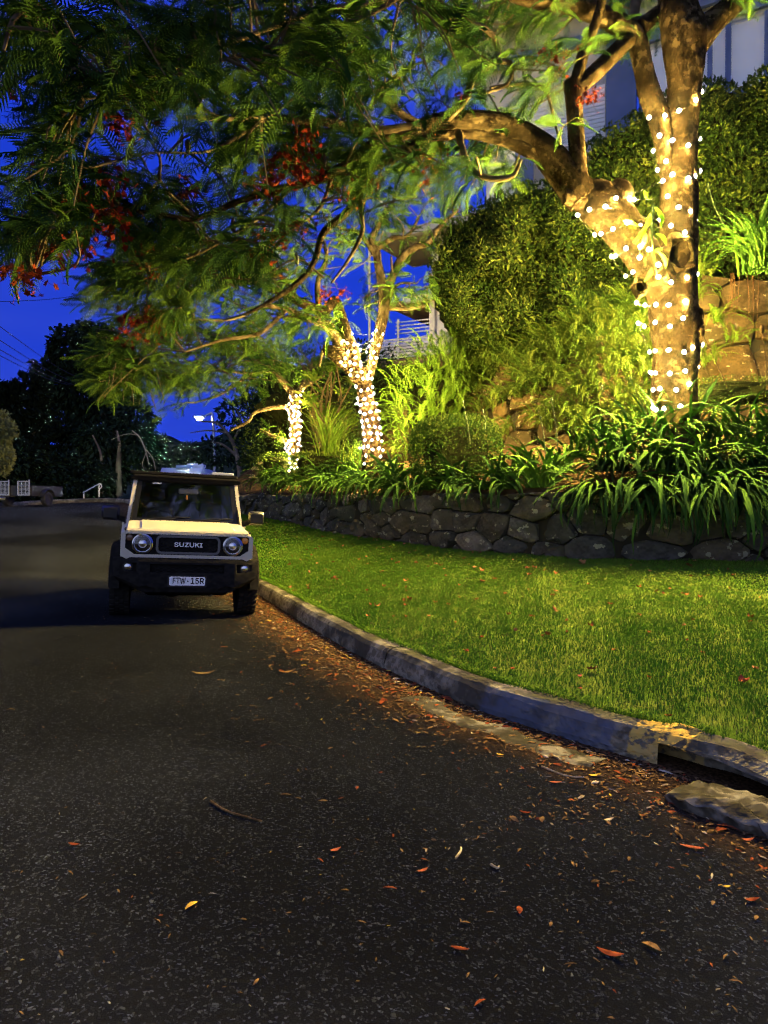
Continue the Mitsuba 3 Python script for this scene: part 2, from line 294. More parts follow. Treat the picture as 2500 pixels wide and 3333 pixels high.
def lawn_pt(a, t):
    """a in [0, LN-1], t in [0, 1] from kerb to wall"""
    a = np.asarray(a, float); k = np.stack([np.interp(a, np.arange(LN), Kb[:, i]) for i in (0, 1)], -1); w = np.stack([np.interp(a, np.arange(LN), Wb[:, i]) for i in (0, 1)], -1)
    t = np.asarray(t, float); q = k + (w - k) * t[..., None]; z0 = rise(k[..., 1]) + KH - .012; z1 = wall_z(w[..., 1])
    z = z0 + (z1 - z0) * (t * .75 + .25 * t * t) + .03 * (meshkit.fbm(np.stack([q[..., 0] * .8, q[..., 1] * .8, q[..., 0] * 0], -1), 2, 2) - .5) * np.minimum(1, t * 6)
    return np.concatenate([q, z[..., None]], -1)
A_, T_ = np.meshgrid(np.arange(LN), np.linspace(-.01, 1.03, LM), indexing='ij')
put('lawn_ground', grid(lawn_pt(A_, T_))[0:2], 'turf_soil', smooth=True, kind='structure')
# the outside verge of the bend, and the ground to the horizon
q = np.arange(ib - 40, 1400, 6); offs = [.165, .8, 2.0, 4.0, 9, 20, 40]
z_ = rise(KL[q, 1]); Vv = np.stack([np.column_stack([KL[q] + KN[q] * o, z_ + KH - .01 - (.35 * max(o - 1.5, 0) if o < 5 else 1.2 + .02 * o)]) for o in offs], 1)
put('verge', grid(Vv), 'earth', smooth=True, kind='structure')
put('ground', box(-900, 900, -200, 900, -4.2, -3.2), 'earth', kind='structure')
# terrace behind the lower wall, up to the rock wall, and the hillside above it
def off_line(o): return WL + WN * o
rows = [(.13, lambda y: wall_z(y) + wall_h(y) - .4), (.15, lambda y: wall_z(y) + wall_h(y) - .03), (.4, lambda y: wall_z(y) + wall_h(y) + .08), (1.2, lambda y: wall_z(y) + 1.35), (2.5, lambda y: wall_z(y) + 1.75), (4.2, lambda y: wall_z(y) + 1.95)]
Tv = np.stack([np.column_stack([off_line(o), fz(WL[:, 1])]) for o, fz in rows], 1)[::4]
put('terrace', grid(Tv), 'soil', smooth=True, kind='structure')
# ---------------------------------------------------------------- stone walls, every stone its own piece
def stone_tone(a, b, wet):
    def fn(p, n, uv):
        f = fbm(p.x * 7, p.y * 7, p.z * 7, 4); g = fbm(p.x * 28, p.y * 28, p.z * 28, 3)
        c = mix(a, b, smoothstep(.3, .7, .6 * f + .4 * g))
        c = mix(c, mi.Color3f(wet), smoothstep(.5, .68, fbm(p.x * 3.1, p.y * 3.1, p.z * 3.1 + 5)) * .7)
        return mix(c, mi.Color3f(.42, .40, .26), smoothstep(.66, .72, fbm(p.x * 11, p.y * 11, p.z * 11 + 3, 3)) * .6)       # lichen
    return fn
def stone_h(p, n, uv): return fbm(p.x * 26, p.y * 26, p.z * 26, 4) + .7 * fbm(p.x * 8, p.y * 8, p.z * 8, 2)
for i, (a, b) in enumerate((((.045, .04, .03), (.10, .09, .068)), ((.065, .054, .036), (.125, .105, .07)), ((.04, .04, .034), (.09, .086, .075)), ((.085, .075, .06), (.17, .15, .12)))):
    mat(f'stone_{i}', stone_tone(a, b, (.05, .05, .035)), .85, spec=.3, bmp=stone_h, bs=.022)
for i, (a, b) in enumerate((((.05, .034, .016), (.115, .078, .035)), ((.038, .029, .016), (.085, .062, .034)), ((.065, .044, .021), (.145, .10, .048)))):
    mat(f'sandstone_{i}', stone_tone(a, b, (.035, .03, .018)), .85, spec=.3, bmp=stone_h, bs=.04)
plain('joint', (.030, .027, .019))
from scipy.spatial import Voronoi
def stone_cells(length, hfun, rows, wlo, whi, r, gap=.007, jit=.36):
    """irregular stones that fill a strip: cells of jittered rows of points in (s, h)"""
    pts = []
    for k in range(-1, rows + 1):
        s = -1.0 + r.uniform(0, .4)
        while s < length + 1:
            w = r.uniform(wlo, whi) * (1.15 if k == 0 else 1); H = hfun(min(max(s, 0), length))
            pts.append((s + w / 2, (k + .5 + r.uniform(-jit, jit)) * H / rows)); s += w
    pts = np.array(pts); vor = Voronoi(pts * [.68, 1.0]); out = []
    strip = sg.Polygon([(s, 0) for s in np.linspace(0, length, 60)] + [(s, hfun(s)) for s in np.linspace(length, 0, 60)])
    for reg in (vor.regions[i] for i in vor.point_region):
        if -1 in reg or len(reg) < 3: continue
        g = sg.Polygon(vor.vertices[reg] / [.68, 1.0]).intersection(strip).buffer(-gap - .006, join_style=1).buffer(.006, quad_segs=1)
        if g.geom_type != 'Polygon' or g.area < .012: continue
        out.append(g)
    return out
def stone_mesh(g, place, r, thick, n=13, bulge=.02, seed=0):
    ext = g.exterior; t = (np.arange(n) + r.uniform(-.2, .2, n)) / n; o = np.array([ext.interpolate(x % 1, normalized=True).coords[0] for x in t]); c = np.array(g.centroid.coords[0])
    th = thick * r.uniform(.45, 1.4); tilt = r.normal(0, .13, 2); rings = []
    for s, d in ((1.0, -.05), (1.0, th * .62), (.93, th * .92), (.62, th + bulge * .8)):
        q = c + (o - c) * s; dd = d + ((q - c) * tilt).sum(1) * (d > 0) + (r.normal(0, .016, n) if d > th * .7 else 0); rings.append(np.column_stack([q, dd]))
    v = np.vstack(rings + [np.r_[c, th + bulge]]); f = []; i = np.arange(n); j = (i + 1) % n
    for k in range(3): f += [np.stack([k * n + i, k * n + j, k * n + n + j], 1), np.stack([k * n + i, k * n + n + j, k * n + n + i], 1)]
    f.append(np.stack([3 * n + i, 3 * n + j, i * 0 + 4 * n], 1)); return place(v), np.vstack(f)
def wall_place(line_off, base, batter):
    def place(v):
        s = v[:, 0]; q = np.stack([np.interp(s, WS, WL[:, k]) for k in (0, 1)], 1); n = np.stack([np.interp(s, WS, WN[:, k]) for k in (0, 1)], 1)
        w = q + n * (line_off + batter * v[:, 1] - v[:, 2])[:, None]; return np.column_stack([w, base(s, q) + v[:, 1]])
    return place
r = np.random.default_rng(21)
wall = thing('retaining_wall', 'low dry stone retaining wall of grey stones along the back of the lawn', 'wall')
yof = lambda s: np.interp(s, WS, WL[:, 1]); xof = lambda s: np.interp(s, WS, WL[:, 0])
lowH = lambda s: float(wall_h(yof(s))) + .03 * math.sin(s * 2.1) + .02 * math.sin(s * 5.3)
low_place = wall_place(0.0, lambda s, q: wall_z(q[:, 1]) - .05, .10)
s0 = float(np.interp(-7.6, -WL[:, 0], WS)); L_ = WS[-1]
cells = stone_cells(L_ - s0, lambda s: lowH(s + s0), 3, .28, .85, r)
from shapely.affinity import translate as _tl
for g in cells:
    g = _tl(g, s0, 0); put('stone', stone_mesh(g, low_place, r, .075), f'stone_{r.integers(4)}', wall, smooth=34)
ss = np.linspace(s0 - 1, L_, 120); hh = [lowH(s) for s in ss]
bk = np.stack([low_place(np.column_stack([ss, np.full(120, -.2), np.full(120, .012)])), low_place(np.column_stack([ss, np.array(hh) - .06, np.full(120, .012)])), low_place(np.column_stack([ss, np.array(hh) - .08, np.full(120, -.3)]))], 1)
put('joint_fill', grid(bk), 'joint', wall)
# the higher rock wall behind the terrace, golden sandstone
rock = thing('rock_wall', 'high rough sandstone wall behind the wrapped tree trunks, hung with ferns', 'wall')
RB = 3.0
rockH = lambda s: 2.15 + .75 * float(mikit.meshkit.noise(np.array([[s * .35, 0, 0]]), 3)[0]) - .4 + 1.15 * float(np.clip((xof(s) - 4.0) / 1.2, 0, 1)) - .5 * float(np.clip((yof(s) - 14) / 5, 0, 1))
rock_place = wall_place(RB, lambda s, q: wall_z(q[:, 1]) + 1.55, .16)
s1, s2 = float(np.interp(-8.2, -WL[:, 0], WS)), float(np.interp(19.0, WL[:, 1][250:], WS[250:]))
for g in stone_cells(s2 - s1, lambda s: rockH(s + s1), 5, .55, 1.15, r, gap=.014, jit=.42):
    g = _tl(g, s1, 0); put('stone', stone_mesh(g, rock_place, r, .12, bulge=.02), f'sandstone_{r.integers(3)}', rock, smooth=30)
ss = np.linspace(s1 - .5, s2 + .5, 120); hh = np.array([rockH(s) for s in ss]); o_ = np.full(120, .02)
bk = np.stack([rock_place(np.column_stack([ss, o_ - .4, o_])), rock_place(np.column_stack([ss, hh - .08, o_])), rock_place(np.column_stack([ss, hh - .04, o_ - .8]))], 1)
put('joint_fill', grid(bk), 'joint', rock)
# hillside above the rock wall
rt = np.array([rockH(s) for s in WS[::4]]); hb = wall_z(WL[::4, 1]) + 1.55 + rt
Hv = np.stack([np.column_stack([WL[::4] + WN[::4] * o, hb + dz]) for o, dz in ((RB + .4, -.25), (RB + 1.0, .05), (RB + 3.0, .5), (RB + 7, 1.6), (RB + 14, 3.4), (RB + 40, 6.0))], 1)
put('hillside', grid(Hv), 'soil', smooth=True, kind='structure')
def terrace_z(o, y): return wall_z(y) + np.interp(o, [0, .4, 1.2, 2.5, 4.2], [.9, 1.0, 1.35, 1.75, 1.95])
def near_wall(x, y):
    """offset behind the wall line and index along it"""
    d = np.linalg.norm(WL - [x, y], axis=1); i = int(np.argmin(d)); return float((np.array([x, y]) - WL[i]) @ WN[i]), i
def on_terrace(x, y):
    o, i = near_wall(x, y); return np.array([x, y, float(terrace_z(o, WL[i, 1]))])

# ---------------------------------------------------------------- lawn grass, litter and petals
def blades(n, a_rng, t_pow, h, w, r, keep):
    a = r.uniform(*a_rng, n); t = r.uniform(0, 1, n) ** t_pow; p = lawn_pt(a, t); m = keep(p, r.uniform(size=n)); p, t = p[m], t[m]; n = len(p)
    p[:, :2] += r.normal(0, .012, (n, 2)); az = r.uniform(0, 2 * np.pi, n); hh = h * r.uniform(.55, 1.3, n); ww = w * r.uniform(.7, 1.3, n); lean = r.uniform(.15, .95, n) * hh
    d = np.stack([np.cos(az), np.sin(az), az * 0], 1); s = np.stack([-np.sin(az), np.cos(az), az * 0], 1); up = np.array([0, 0, 1.0])
    b, m1, t1 = p - up * .008, p + d * (lean * .35)[:, None] + up * (hh * .62)[:, None], p + d * lean[:, None] + up * hh[:, None]
    v = np.stack([b - s * ww[:, None], b + s * ww[:, None], m1 - s * ww[:, None] * .7, m1 + s * ww[:, None] * .7, t1], 1).reshape(-1, 3)
    f = np.array([[0, 1, 3], [0, 3, 2], [2, 3, 4]]); return v, (f[None] + (np.arange(n) * 5)[:, None, None]).reshape(-1, 3)
r = np.random.default_rng(5); lg = lab(key('lawn_grass'), 'short green grass of the lawn between kerb and stone wall', 'grass', kind='stuff')
inview = lambda p: (np.abs(p[:, 0]) < .57 * p[:, 1] + .3) & (p[:, 1] > 2.5)
aN = np.array([lawn_pt(np.array([float(k)]), np.array([.3]))[0] for k in range(LN)])
def acut(y): return float(np.argmax(aN[:, 1] > y))
sets = []
for lo, hi, n, h, w in ((1, acut(5.5), 190000, .022, .0019), (acut(4.2), acut(9), 170000, .024, .0028), (acut(8), acut(13), 110000, .028, .0042), (acut(12), LN - 2, 70000, .034, .008)):
    for b, sh in (('grass_a', .56), ('grass_b', .41), ('grass_dry', .03)):
        sets.append((b, blades(int(n * sh), (lo, hi), .85, h, w, r, lambda p, u: inview(p) & (meshkit.fbm(p * 2.2, 2, 4) + .35 > u))))
for b in ('grass_a', 'grass_b', 'grass_dry'):
    k = key('001', lg) if b == 'grass_a' else f"{lg}__{'002' if b == 'grass_b' else '003'}"; scene[k] = mikit.ply(cat([m for q, m in sets if q == b]), b)
# ragged grass hanging over the kerb
n = 14000; ii = r.integers(iS, ib, n); q = KL[ii] + KN[ii] * (.145 + np.abs(r.normal(0, .04, n)))[:, None]; az = r.uniform(0, 2 * np.pi, n); Ms = []
base = np.array([[-.5, 0, 0], [.5, 0, 0], [.35, .25, .7], [-.35, .25, .7], [0, .9, 1.0]]); bf = np.array([[0, 1, 2], [0, 2, 3], [3, 2, 4]])
for k in range(n):
    hh = .035 * r.uniform(.6, 1.7); M = tr(q[k, 0], q[k, 1], float(rise(q[k, 1])) + KH - .01) @ rotz(az[k]) @ sc(.0045, hh * r.uniform(.5, 1.4), hh); Ms.append(M)
scene[f'{lg}__004'] = mikit.ply(bake((base, bf), Ms), 'grass_a')

def scrap(r, l=1.0, w=.45, curl=.3):
    a = np.linspace(0, 1, 4); return blade(np.column_stack([a * l - l / 2, a * 0, curl * (4 * a * (1 - a) - .5) * .35 + .08]), [w * .12, w * .5, w * .45, w * .05], (0, 1, 0), r.uniform(-.3, .6))
def scatter(n, dfun, sr, size, r, zoff=.004):
    out = []
    for k in range(n):
        s = r.uniform(*sr); i = min(int(np.searchsorted(KS, s)), 1398); d = dfun(r); x, y = KL[i] - KN[i] * d + KT[i] * r.uniform(-.03, .03)
        if abs(x) > .58 * y + .3 or y < 1.3: continue
        z = float(road_z(x, y)); l = size * math.exp(r.normal(0, .45)); out.append(tr(x, y, z + zoff) @ rotz(r.uniform(0, 6.28)) @ rotx(r.normal(0, .25)) @ sc(l, l * r.uniform(.35, 1), l))
    return out
sA, sB = s_at(2.1, 1.2), s_at(-3.2, 13)
gl = lab(key('gutter_litter'), 'brown and red leaf litter collected along the kerb', 'leaf litter', kind='stuff')
for i, (b, n, dm, size) in enumerate((('litter_brown', 9000, .22, .022), ('litter_brown', 3600, .5, .017), ('litter_red', 1500, .25, .028), ('litter_pale', 700, .32, .022), ('litter_yellow', 160, .3, .03), ('litter_red', 520, .6, .022))):
    ms = scatter(n, lambda q: abs(q.normal(0, dm)) + .01, (sA, sB), size, r)
    scene[f'{gl}__{i + 1:03d}'] = mikit.ply(bake(scrap(r), ms), b)
rl = lab(key('road_litter'), 'tiny pale and brown leaflets strewn over the asphalt', 'leaf litter', kind='stuff')
for i, (b, n, size) in enumerate((('litter_pale', 600, .012), ('litter_brown', 2600, .015), ('litter_yellow', 160, .013), ('litter_red', 160, .016))):
    ms = scatter(n, lambda q: abs(q.gamma(1.4, 1.0)) + .1, (sA - 3, sB), size, r)
    scene[f'{rl}__{i + 1:03d}'] = mikit.ply(bake(scrap(r, 1, .35), ms), b)
# twigs and single leaves that can be picked out
def leaf_mesh(l, w, curl, n=7):
    a = np.linspace(0, 1, n); return blade(np.column_stack([(a - .5) * l, .08 * l * np.sin(a * 3), curl * l * (a - .5) ** 2 * 2 + .006]), w * np.sin(np.pi * np.clip(a * .96 + .02, 0, 1)) ** .8 / 2 + .0006, (0, 1, 0), .35)
leaves = [((160, 1829), .055, .018, 'litter_red', 'curled orange leaf lying alone on the dark asphalt at the left'), ((725, 1840), .05, .022, 'petal', 'red fallen leaf on the asphalt in the middle of the road foreground'),
    ((914, 1885), .05, .016, 'petal', 'red leaf with a yellow edge on the asphalt, right of the middle'), ((1318, 2065), .085, .03, 'litter_red', 'largest reddish brown curled leaf low on the asphalt at the right'),
    ((993, 2055), .06, .018, 'litter_red', 'brown red narrow leaf near the bottom of the road'), ((440, 1456), .20, .05, 'litter_brown', 'large pale brown dry leaf on the road ahead of the parked car'),
    ((620, 1452), .16, .05, 'litter_brown', 'pale brown dry leaf between the parked car and the kerb corner'), ((1285, 1674), .075, .03, 'litter_yellow', 'yellow leaf lying on the pale concrete gutter'),
    ((1080, 1630), .05, .018, 'litter_yellow', 'small yellow leaf standing in the litter off the kerb'), ((1315, 1773), .06, .02, 'litter_pale', 'white curled leaf on the asphalt right of the drain slab'),
    ((1200, 1690), .07, .025, 'petal', 'red fallen petal cluster left of the yellow gutter leaf'), ((1135, 1757), .06, .02, 'litter_red', 'reddish leaf on the asphalt off the end of the gutter concrete'),
    ((1625, 1946), .06, .022, 'litter_red', 'red brown leaf at the right edge of the road foreground'), ((1570, 1918), .035, .014, 'litter_yellow', 'small yellow petal near the right edge of the road'),
    ((1495, 1832), .10, .025, 'petal', 'long red petals lying together in front of the gutter slab'), ((1615, 1815), .06, .025, 'petal', 'bright red leaf fallen at the front of the gutter slab')]
for (x, y), l, w, b, t in leaves:
    g = G(x, y, .1); g = G(x, y, float(road_z(g[0], g[1]))); put('fallen_leaf', xf(leaf_mesh(l * .85, w * .8, r.uniform(.05, .28)), tr(g[0], g[1], float(road_z(g[0], g[1])) + .004) @ rotz(r.uniform(-.6, .6))), b, smooth=True, label=t, cat_='leaf')
twigs = [((1170, 1634), (1262, 1656), 'long pale twig lying along the gutter concrete'), ((455, 1745), (565, 1786), 'dark bent twig on the asphalt in the left middle'), ((985, 1855), (996, 1830), 'short yellow curved stalk standing out on the asphalt'), ((1060, 1865), (1078, 1868), 'small curled yellow stalk right of the short yellow stalk'),
         ((690, 1417), (740, 1425), 'thin dark seed pod lying at the edge of the gutter litter'), ((600, 1395), (650, 1402), 'thin brown twig on the road close to the kerb by the car'), ((1480, 1748), (1500, 1760), 'thin twig below the gutter slab')]
for a, b, t in twigs:
    pa, pb = G(*a, .08), G(*b, .08); c = (pa + pb) / 2 + np.r_[r.normal(0, .03, 2), 0]; q = spline([pa, c, pb], 9); q[:, 2] = road_z(q[:, 0], q[:, 1]) + .006
    put('twig', tube(q, np.linspace(.005, .003, 9), 5), 'litter_pale' if 'yellow' in t or 'pale' in t else 'litter_brown', smooth=True, label=t, cat_='twig')
# petals on the lawn, one thing each
pv = [proto(cat([xf(leaf_mesh(1, .7, c), rotz(a)) for a in aa]), True) for c, aa in ((.5, (0, 1.9)), (.9, (0,)), (.3, (0, 1.2, 2.3)))]
n = 0
while n < 190:
    a, t = r.uniform(2, LN * .8), r.uniform(0, 1) ** .8; p = lawn_pt(np.array([a]), np.array([t]))[0]
    if not inview(p[None])[0] or r.uniform() > np.clip((p[0] + 2.5) / 5, .08, 1): continue
    l = .043 * math.exp(r.normal(0, .3)); b = ('petal', 'petal_pink', 'litter_red')[int(r.choice(3, p=[.55, .3, .15]))]; n += 1
    inst('fallen_petal', pv[int(r.integers(3))], tr(p + [0, 0, .03]) @ rotz(r.uniform(0, 6.3)) @ rotx(r.normal(0, .4)) @ sc(l), b, None, 'small red petal lying on the grass of the lawn', 'petal', 'red petals fallen on the lawn')
# ---------------------------------------------------------------- wrapped poinciana trees
def bark_c(p, n, uv):
    f = fbm(p.x * 9, p.y * 9, p.z * 5, 4); g = fbm(p.x * 38, p.y * 38, p.z * 22, 3)
    c = mix((.009, .0065, .004), (.044, .032, .018), smoothstep(.3, .7, .5 * f + .5 * g))
    c = mix(c, (.095, .073, .04), smoothstep(.56, .66, fbm(p.x * 13 + 3, p.y * 13, p.z * 11, 4)) * .75)
    return mix(c, (.012, .010, .008), smoothstep(.58, .7, fbm(p.x * 5, p.y * 5, p.z * 3 + 7)) * .7)
def bark_h(p, n, uv): return fbm(p.x * 30, p.y * 30, p.z * 55, 4) + .8 * fbm(p.x * 11, p.y * 11, p.z * 14, 2)
mat('bark', bark_c, .9, spec=.25, bmp=bark_h, bs=.03, eps=2e-3)
mat('twig_bark', (.12, .09, .055), .9); mat('bark_limb', vary((.04, .03, .018), (.115, .09, .055), 9), .9, spec=.25, bmp=bark_h, bs=.012, eps=2e-3)  # paler limb and twig bark paints in the light on thin branches
plain('hollow', (.01, .007, .005))
for i, (a, b) in enumerate((((.026, .064, .013), (.05, .10, .018)), ((.045, .10, .015), (.085, .15, .022)), ((.010, .030, .011), (.022, .052, .015)))):
    leafmat(f'frond_{i}', vary(a, b, 1.7), .42, .55)
leafmat('flower_red', vary((.10, .018, .008), (.20, .04, .014), 9), .4, .6)
leafmat('flower_dark', vary((.07, .008, .006), (.14, .02, .01), 9), .35, .6)
mat('pod', (.03, .018, .012), .6)
mat('wire', (.02, .022, .014), .5)
def frond(pairs, droop, r, w=.019):
    """a feathery leaf one unit long along +y"""
    a = np.linspace(0, 1, 7); rp = np.column_stack([.03 * np.sin(a * 3 + r.uniform(0, 3)), a * (1 - .18 * droop * a), -droop * a ** 1.8 * .55]); ms = [blade(rp, np.linspace(.012, .004, 7), (1, 0, 0), .2)]
    for k in range(pairs):
        t = .16 + .84 * (k + .5) / pairs; c = np.array([np.interp(t, a, rp[:, i]) for i in range(3)]); tg = np.array([np.interp(min(t + .05, 1), a, rp[:, i]) - np.interp(t - .05, a, rp[:, i]) for i in range(3)]); tg /= np.linalg.norm(tg)
        L = .26 * math.sin(math.pi * min(.12 + t * .84, 1)) ** .7 * r.uniform(.85, 1.1)
        for s in (-1, 1):
            d = np.array([s * .86, 0, -.14]) + tg * .5; d /= np.linalg.norm(d); q = np.linspace(0, 1, 3)[:, None]; pts = c + d * L * q + np.array([0, 0, -1]) * (L * .22 * droop * q ** 2) + np.array([0, .05 * L, 0]) * q ** 2
            ms.append(blade(pts, [w * .45, w, w * .2], np.cross(d, (0, 0, 1)), .5 * s))
    return cat(ms)
r = np.random.default_rng(11); FR = [frond(11, d, r) for d in (.35, .6, .9, 1.2, 1.5)]; FP = [proto(m) for m in FR]
def flower_cluster(r, n=16, spread=1.0):
    ms = []
    for k in range(n):
        c = r.normal(0, .33, 3) * spread * np.array([1, 1, .8]); ax = r.normal(0, 1, 3) + np.array([0, 0, -.3]); M = frame(c, ax, r.normal(0, 1, 3)); ms.append(tube([c * .2 + [0, 0, .25], c], .008, 3, cap=False))
        for j in range(5): ms.append(xf((np.array([[0, 0, 0], [.05, .03, .04], [.0, .06, .11], [-.05, .03, .04]]) * r.uniform(.8, 1.3), np.array([[0, 1, 2], [0, 2, 3]])), M @ roty(j * 1.257 + r.uniform(-.2, .2)) @ rotx(r.uniform(.2, .8))))
    return cat(ms)
FC = [proto(flower_cluster(r, n)) for n in (18, 24, 32)]
R_ = lambda w, Y: w / 2 * K / FOC * Y
def limb(spec, n=None, sides=10, rough=.07, seed=0):
    a = np.array([np.r_[P(x, y, Y), R_(w, Y)] for x, y, Y, w in spec]); L = np.linalg.norm(np.diff(a[:, :3], axis=0), axis=1).sum(); n = n or int(np.clip(L / .11, 8, 60)); q = spline(a, n); q[:, 3] = np.maximum(q[:, 3], .004)
    return q, tube(q[:, :3], q[:, 3], sides, rough, seed)
class Tree:
    def __init__(s, name, label): s.k = thing(name, label, 'tree', None); s.pts, s.axes = [], []
    def add(s, part, spec, sides=10, rough=.07, label=None, ground=None):
        q, m = limb(spec, None, sides, rough, len(s.axes)); s.axes.append(q); s.pts.append(q[:, :3]); return put(part, m, 'bark' if spec[0][3] > 33 else 'bark_limb', s.k, smooth=55, label=label)
    def surf(s, x, y, lift=.05):
        """the point on the side of trunk or limbs that faces the viewer, seen at (x, y)"""
        best = None
        for q in s.axes:
            X, Y = px(q[:, :3]); i = int(np.argmin((X - x) ** 2 + (Y - y) ** 2)); d2 = (X[i] - x) ** 2 + (Y[i] - y) ** 2; w = q[i, 3]
            sc_ = math.sqrt(d2) / max(w * FOC / K / q[i, 1], 1e-6)
            if best is None or sc_ < best[0]: best = (sc_, q[i])
        s.last = best[1][:3]; sc_, q = best; dx = min(sc_, 1.15) * q[3]; return P(x, y, q[1] - math.sqrt(max((q[3] * 1.05) ** 2 - dx ** 2, 0)) - lift)
_th = np.radians([0.5, 18, 36, 54, 72, 88, BULB_ANGLE]); _d = lathe([(math.sin(t), math.cos(t)) for t in _th], 12)
_flip = (np.cross(_d[0][_d[1][40][1]] - _d[0][_d[1][40][0]], _d[0][_d[1][40][2]] - _d[0][_d[1][40][0]]) @ _d[0][_d[1][40][0]]) < 0
if _flip: _d = (_d[0], _d[1][:, ::-1])
bulb_p = proto(_d); _e = lathe([(math.sin(t), math.cos(t)) for t in np.radians([0.5, 15, 30, 45, 60, 76])], 12); dense_p = proto((_e[0], _e[1][:, ::-1] if _flip else _e[1])); sock_m = lathe([(.98, math.cos(_th[-1]) - .02), (.8, -.7), (.45, -1.1), (.4, -1.9), (.001, -2.0)], 10)
scene['bulb_glass'] = {'type': 'diffuse', 'reflectance': rgb(.6, .5, .3)}
def string(tree, name, label, pts, rad, back, r, dim=1.0, bulb_p=bulb_p):
    """a fairy light string: bulbs where they are seen, more round the back, one wire through them"""
    k = thing(name, label, 'string lights'); em = {'type': 'area', 'radiance': {'type': 'rgb', 'value': [c * dim for c in BULB]}}
    pos, nrm = [], []
    for x, y in pts: q = tree.surf(x, y); d = q - tree.last; d[2] *= .3; pos.append(q); nrm.append(d / np.linalg.norm(d))
    sockets = []; order = np.argsort([-p[2] for p in pos])
    # wind: rows of similar height, walked back and forth
    row, walk = [], []
    for i in order:
        if row and pos[row[0]][2] - pos[i][2] > back[3]: walk.append(row); row = []
        row.append(i)
    walk.append(row); path = []
    for j, rw in enumerate(walk): path += sorted(rw, key=lambda i: pos[i][0] * (1 if j % 2 else -1))
    bp = lambda p, d: frame(p, np.cross(d, (0, 0, 1)), d) @ sc(rad)
    for i in path: inst('bulb', bulb_p, bp(pos[i], nrm[i]), 'bulb_glass', k, emitter=em); sockets.append(xf(sock_m, bp(pos[i], nrm[i])))
    z0, z1, n, _ = back; main = tree.axes[0]
    for j in range(n):
        z = z0 + (z1 - z0) * (j + .5) / n; i = int(np.argmin(abs(main[:, 2] - z))); a = r.uniform(.12, .88) * math.pi; c = main[i]
        d = np.array([math.cos(a), math.sin(a), 0]); M = bp(np.array([c[0], c[1], z]) + d * (c[3] * 1.05 + .05), d); inst('bulb', bulb_p, M, 'bulb_glass', k, emitter=em); sockets.append(xf(sock_m, M))
    w = []
    for a, b in zip(path[:-1], path[1:]):
        m = (pos[a] + pos[b]) / 2; mx, my = px(m); w += [pos[a], tree.surf(float(mx), float(my) + 3, .004)]
    w = np.array(w + [pos[path[-1]]]) + [0, .006, 0]; put('wire', cat([tube(spline(w, len(w) * 3), .0045, 4)] + sockets), 'wire', k, smooth=30)
c4 = lambda L: [(829.5 + x / 2, y / 2) for x, y in L]; c5 = lambda L: [(497.7 + .32 * x, 597.2 + .32 * y) for x, y in L]; c6 = lambda L: [(995.4 + .4 * x, 597.2 + .4 * y) for x, y in L]
r = np.random.default_rng(3)
t1 = Tree('poinciana_tree', 'thick old poinciana tree at the right, wrapped in fairy lights, with branches over the road')
Z = 10.2
t1.add('trunk', [(1457, 1030, Z, 112), (1457, 940, Z, 102), (1457, 840, Z, 94), (1460, 757, Z, 95), (1458, 697, Z, 104), (1452, 640, Z, 98), (1463, 560, Z, 82), (1466, 425, Z, 77), (1472, 300, Z, 66), (1476, 230, Z, 70), (1478, 180, Z, 70), (1480, 126, Z, 83), (1477, 80, Z, 92), (1467, 30, Z, 82), (1456, -30, Z, 68), (1440, -140, Z - .3, 55)], 26, .13)
t1.add('branch', [(1478, 140, Z, 60), (1498, 96, Z, 66), (1540, 48, Z, 52), (1573, 20, Z, 46), (1610, -12, Z, 44), (1720, -90, Z - .4, 36)], 12, label='dark fork of the trunk that leans right')
t1.add('branch', [(1458, 430, Z, 40), (1442, 360, Z - .03, 38), (1432, 300, Z - .05, 40), (1420, 245, Z, 46), (1402, 200, Z, 46), (1389, 144, Z, 40), (1376, 88, Z, 42), (1350, 60, Z - .1, 44), (1296, 33, Z - .3, 42), (1224, 7, Z - .5, 40), (1134, -8, Z - .8, 36), (1000, -60, Z - 1.4, 26), (830, -120, 7.8, 16)], 12, label='lichen covered limb bending left across the top')
t1.add('branch', [(1384, 60, Z, 34), (1414, 34, Z + .2, 30), (1450, 10, Z + .4, 26)], 8)
t1.add('branch', [(1366, 75, Z, 24), (1370, 22, Z + .2, 22), (1384, -30, Z + .4, 20)], 8)
t1.add('branch', [(1447, 650, Z, 84), (1415, 590, Z - .1, 78), (1372, 530, Z - .15, 80), (1330, 475, Z - .15, 88), (1290, 437, Z - .15, 92), (1258, 420, Z - .15, 70)], 20, .15, label='stout leaning stem with cut stumps, wrapped in lights')
t1.add('stump', [(1308, 455, 10.0, 74), (1330, 425, 9.98, 62), (1347, 405, 9.98, 50), (1352, 399, 9.98, 34)], 12, .14)
t1.add('stump', [(1278, 432, 10.0, 60), (1240, 424, 9.95, 46), (1218, 424, 9.93, 34)], 10, .12)
t1.add('branch', [(1258, 425, 9.95, 50), (1251, 380, 9.9, 38), (1245, 300, 9.9, 36), (1240, 220, 9.9, 37), (1238, 178, 9.9, 44)], 12, label='upright lichen spotted stem above the stout leaning stem')
t1.add('branch', [(1240, 190, 9.9, 34), (1249, 160, 9.85, 27), (1264, 100, 9.8, 25), (1287, 50, 9.7, 22), (1300, 0, 9.6, 18), (1310, -60, 9.5, 14)], 8)
t1.add('branch', [(1240, 192, 9.9, 40), (1262, 178, 9.92, 36), (1295, 148, 10.0, 36), (1345, 98, 10.1, 34), (1378, 72, 10.2, 28)], 10)
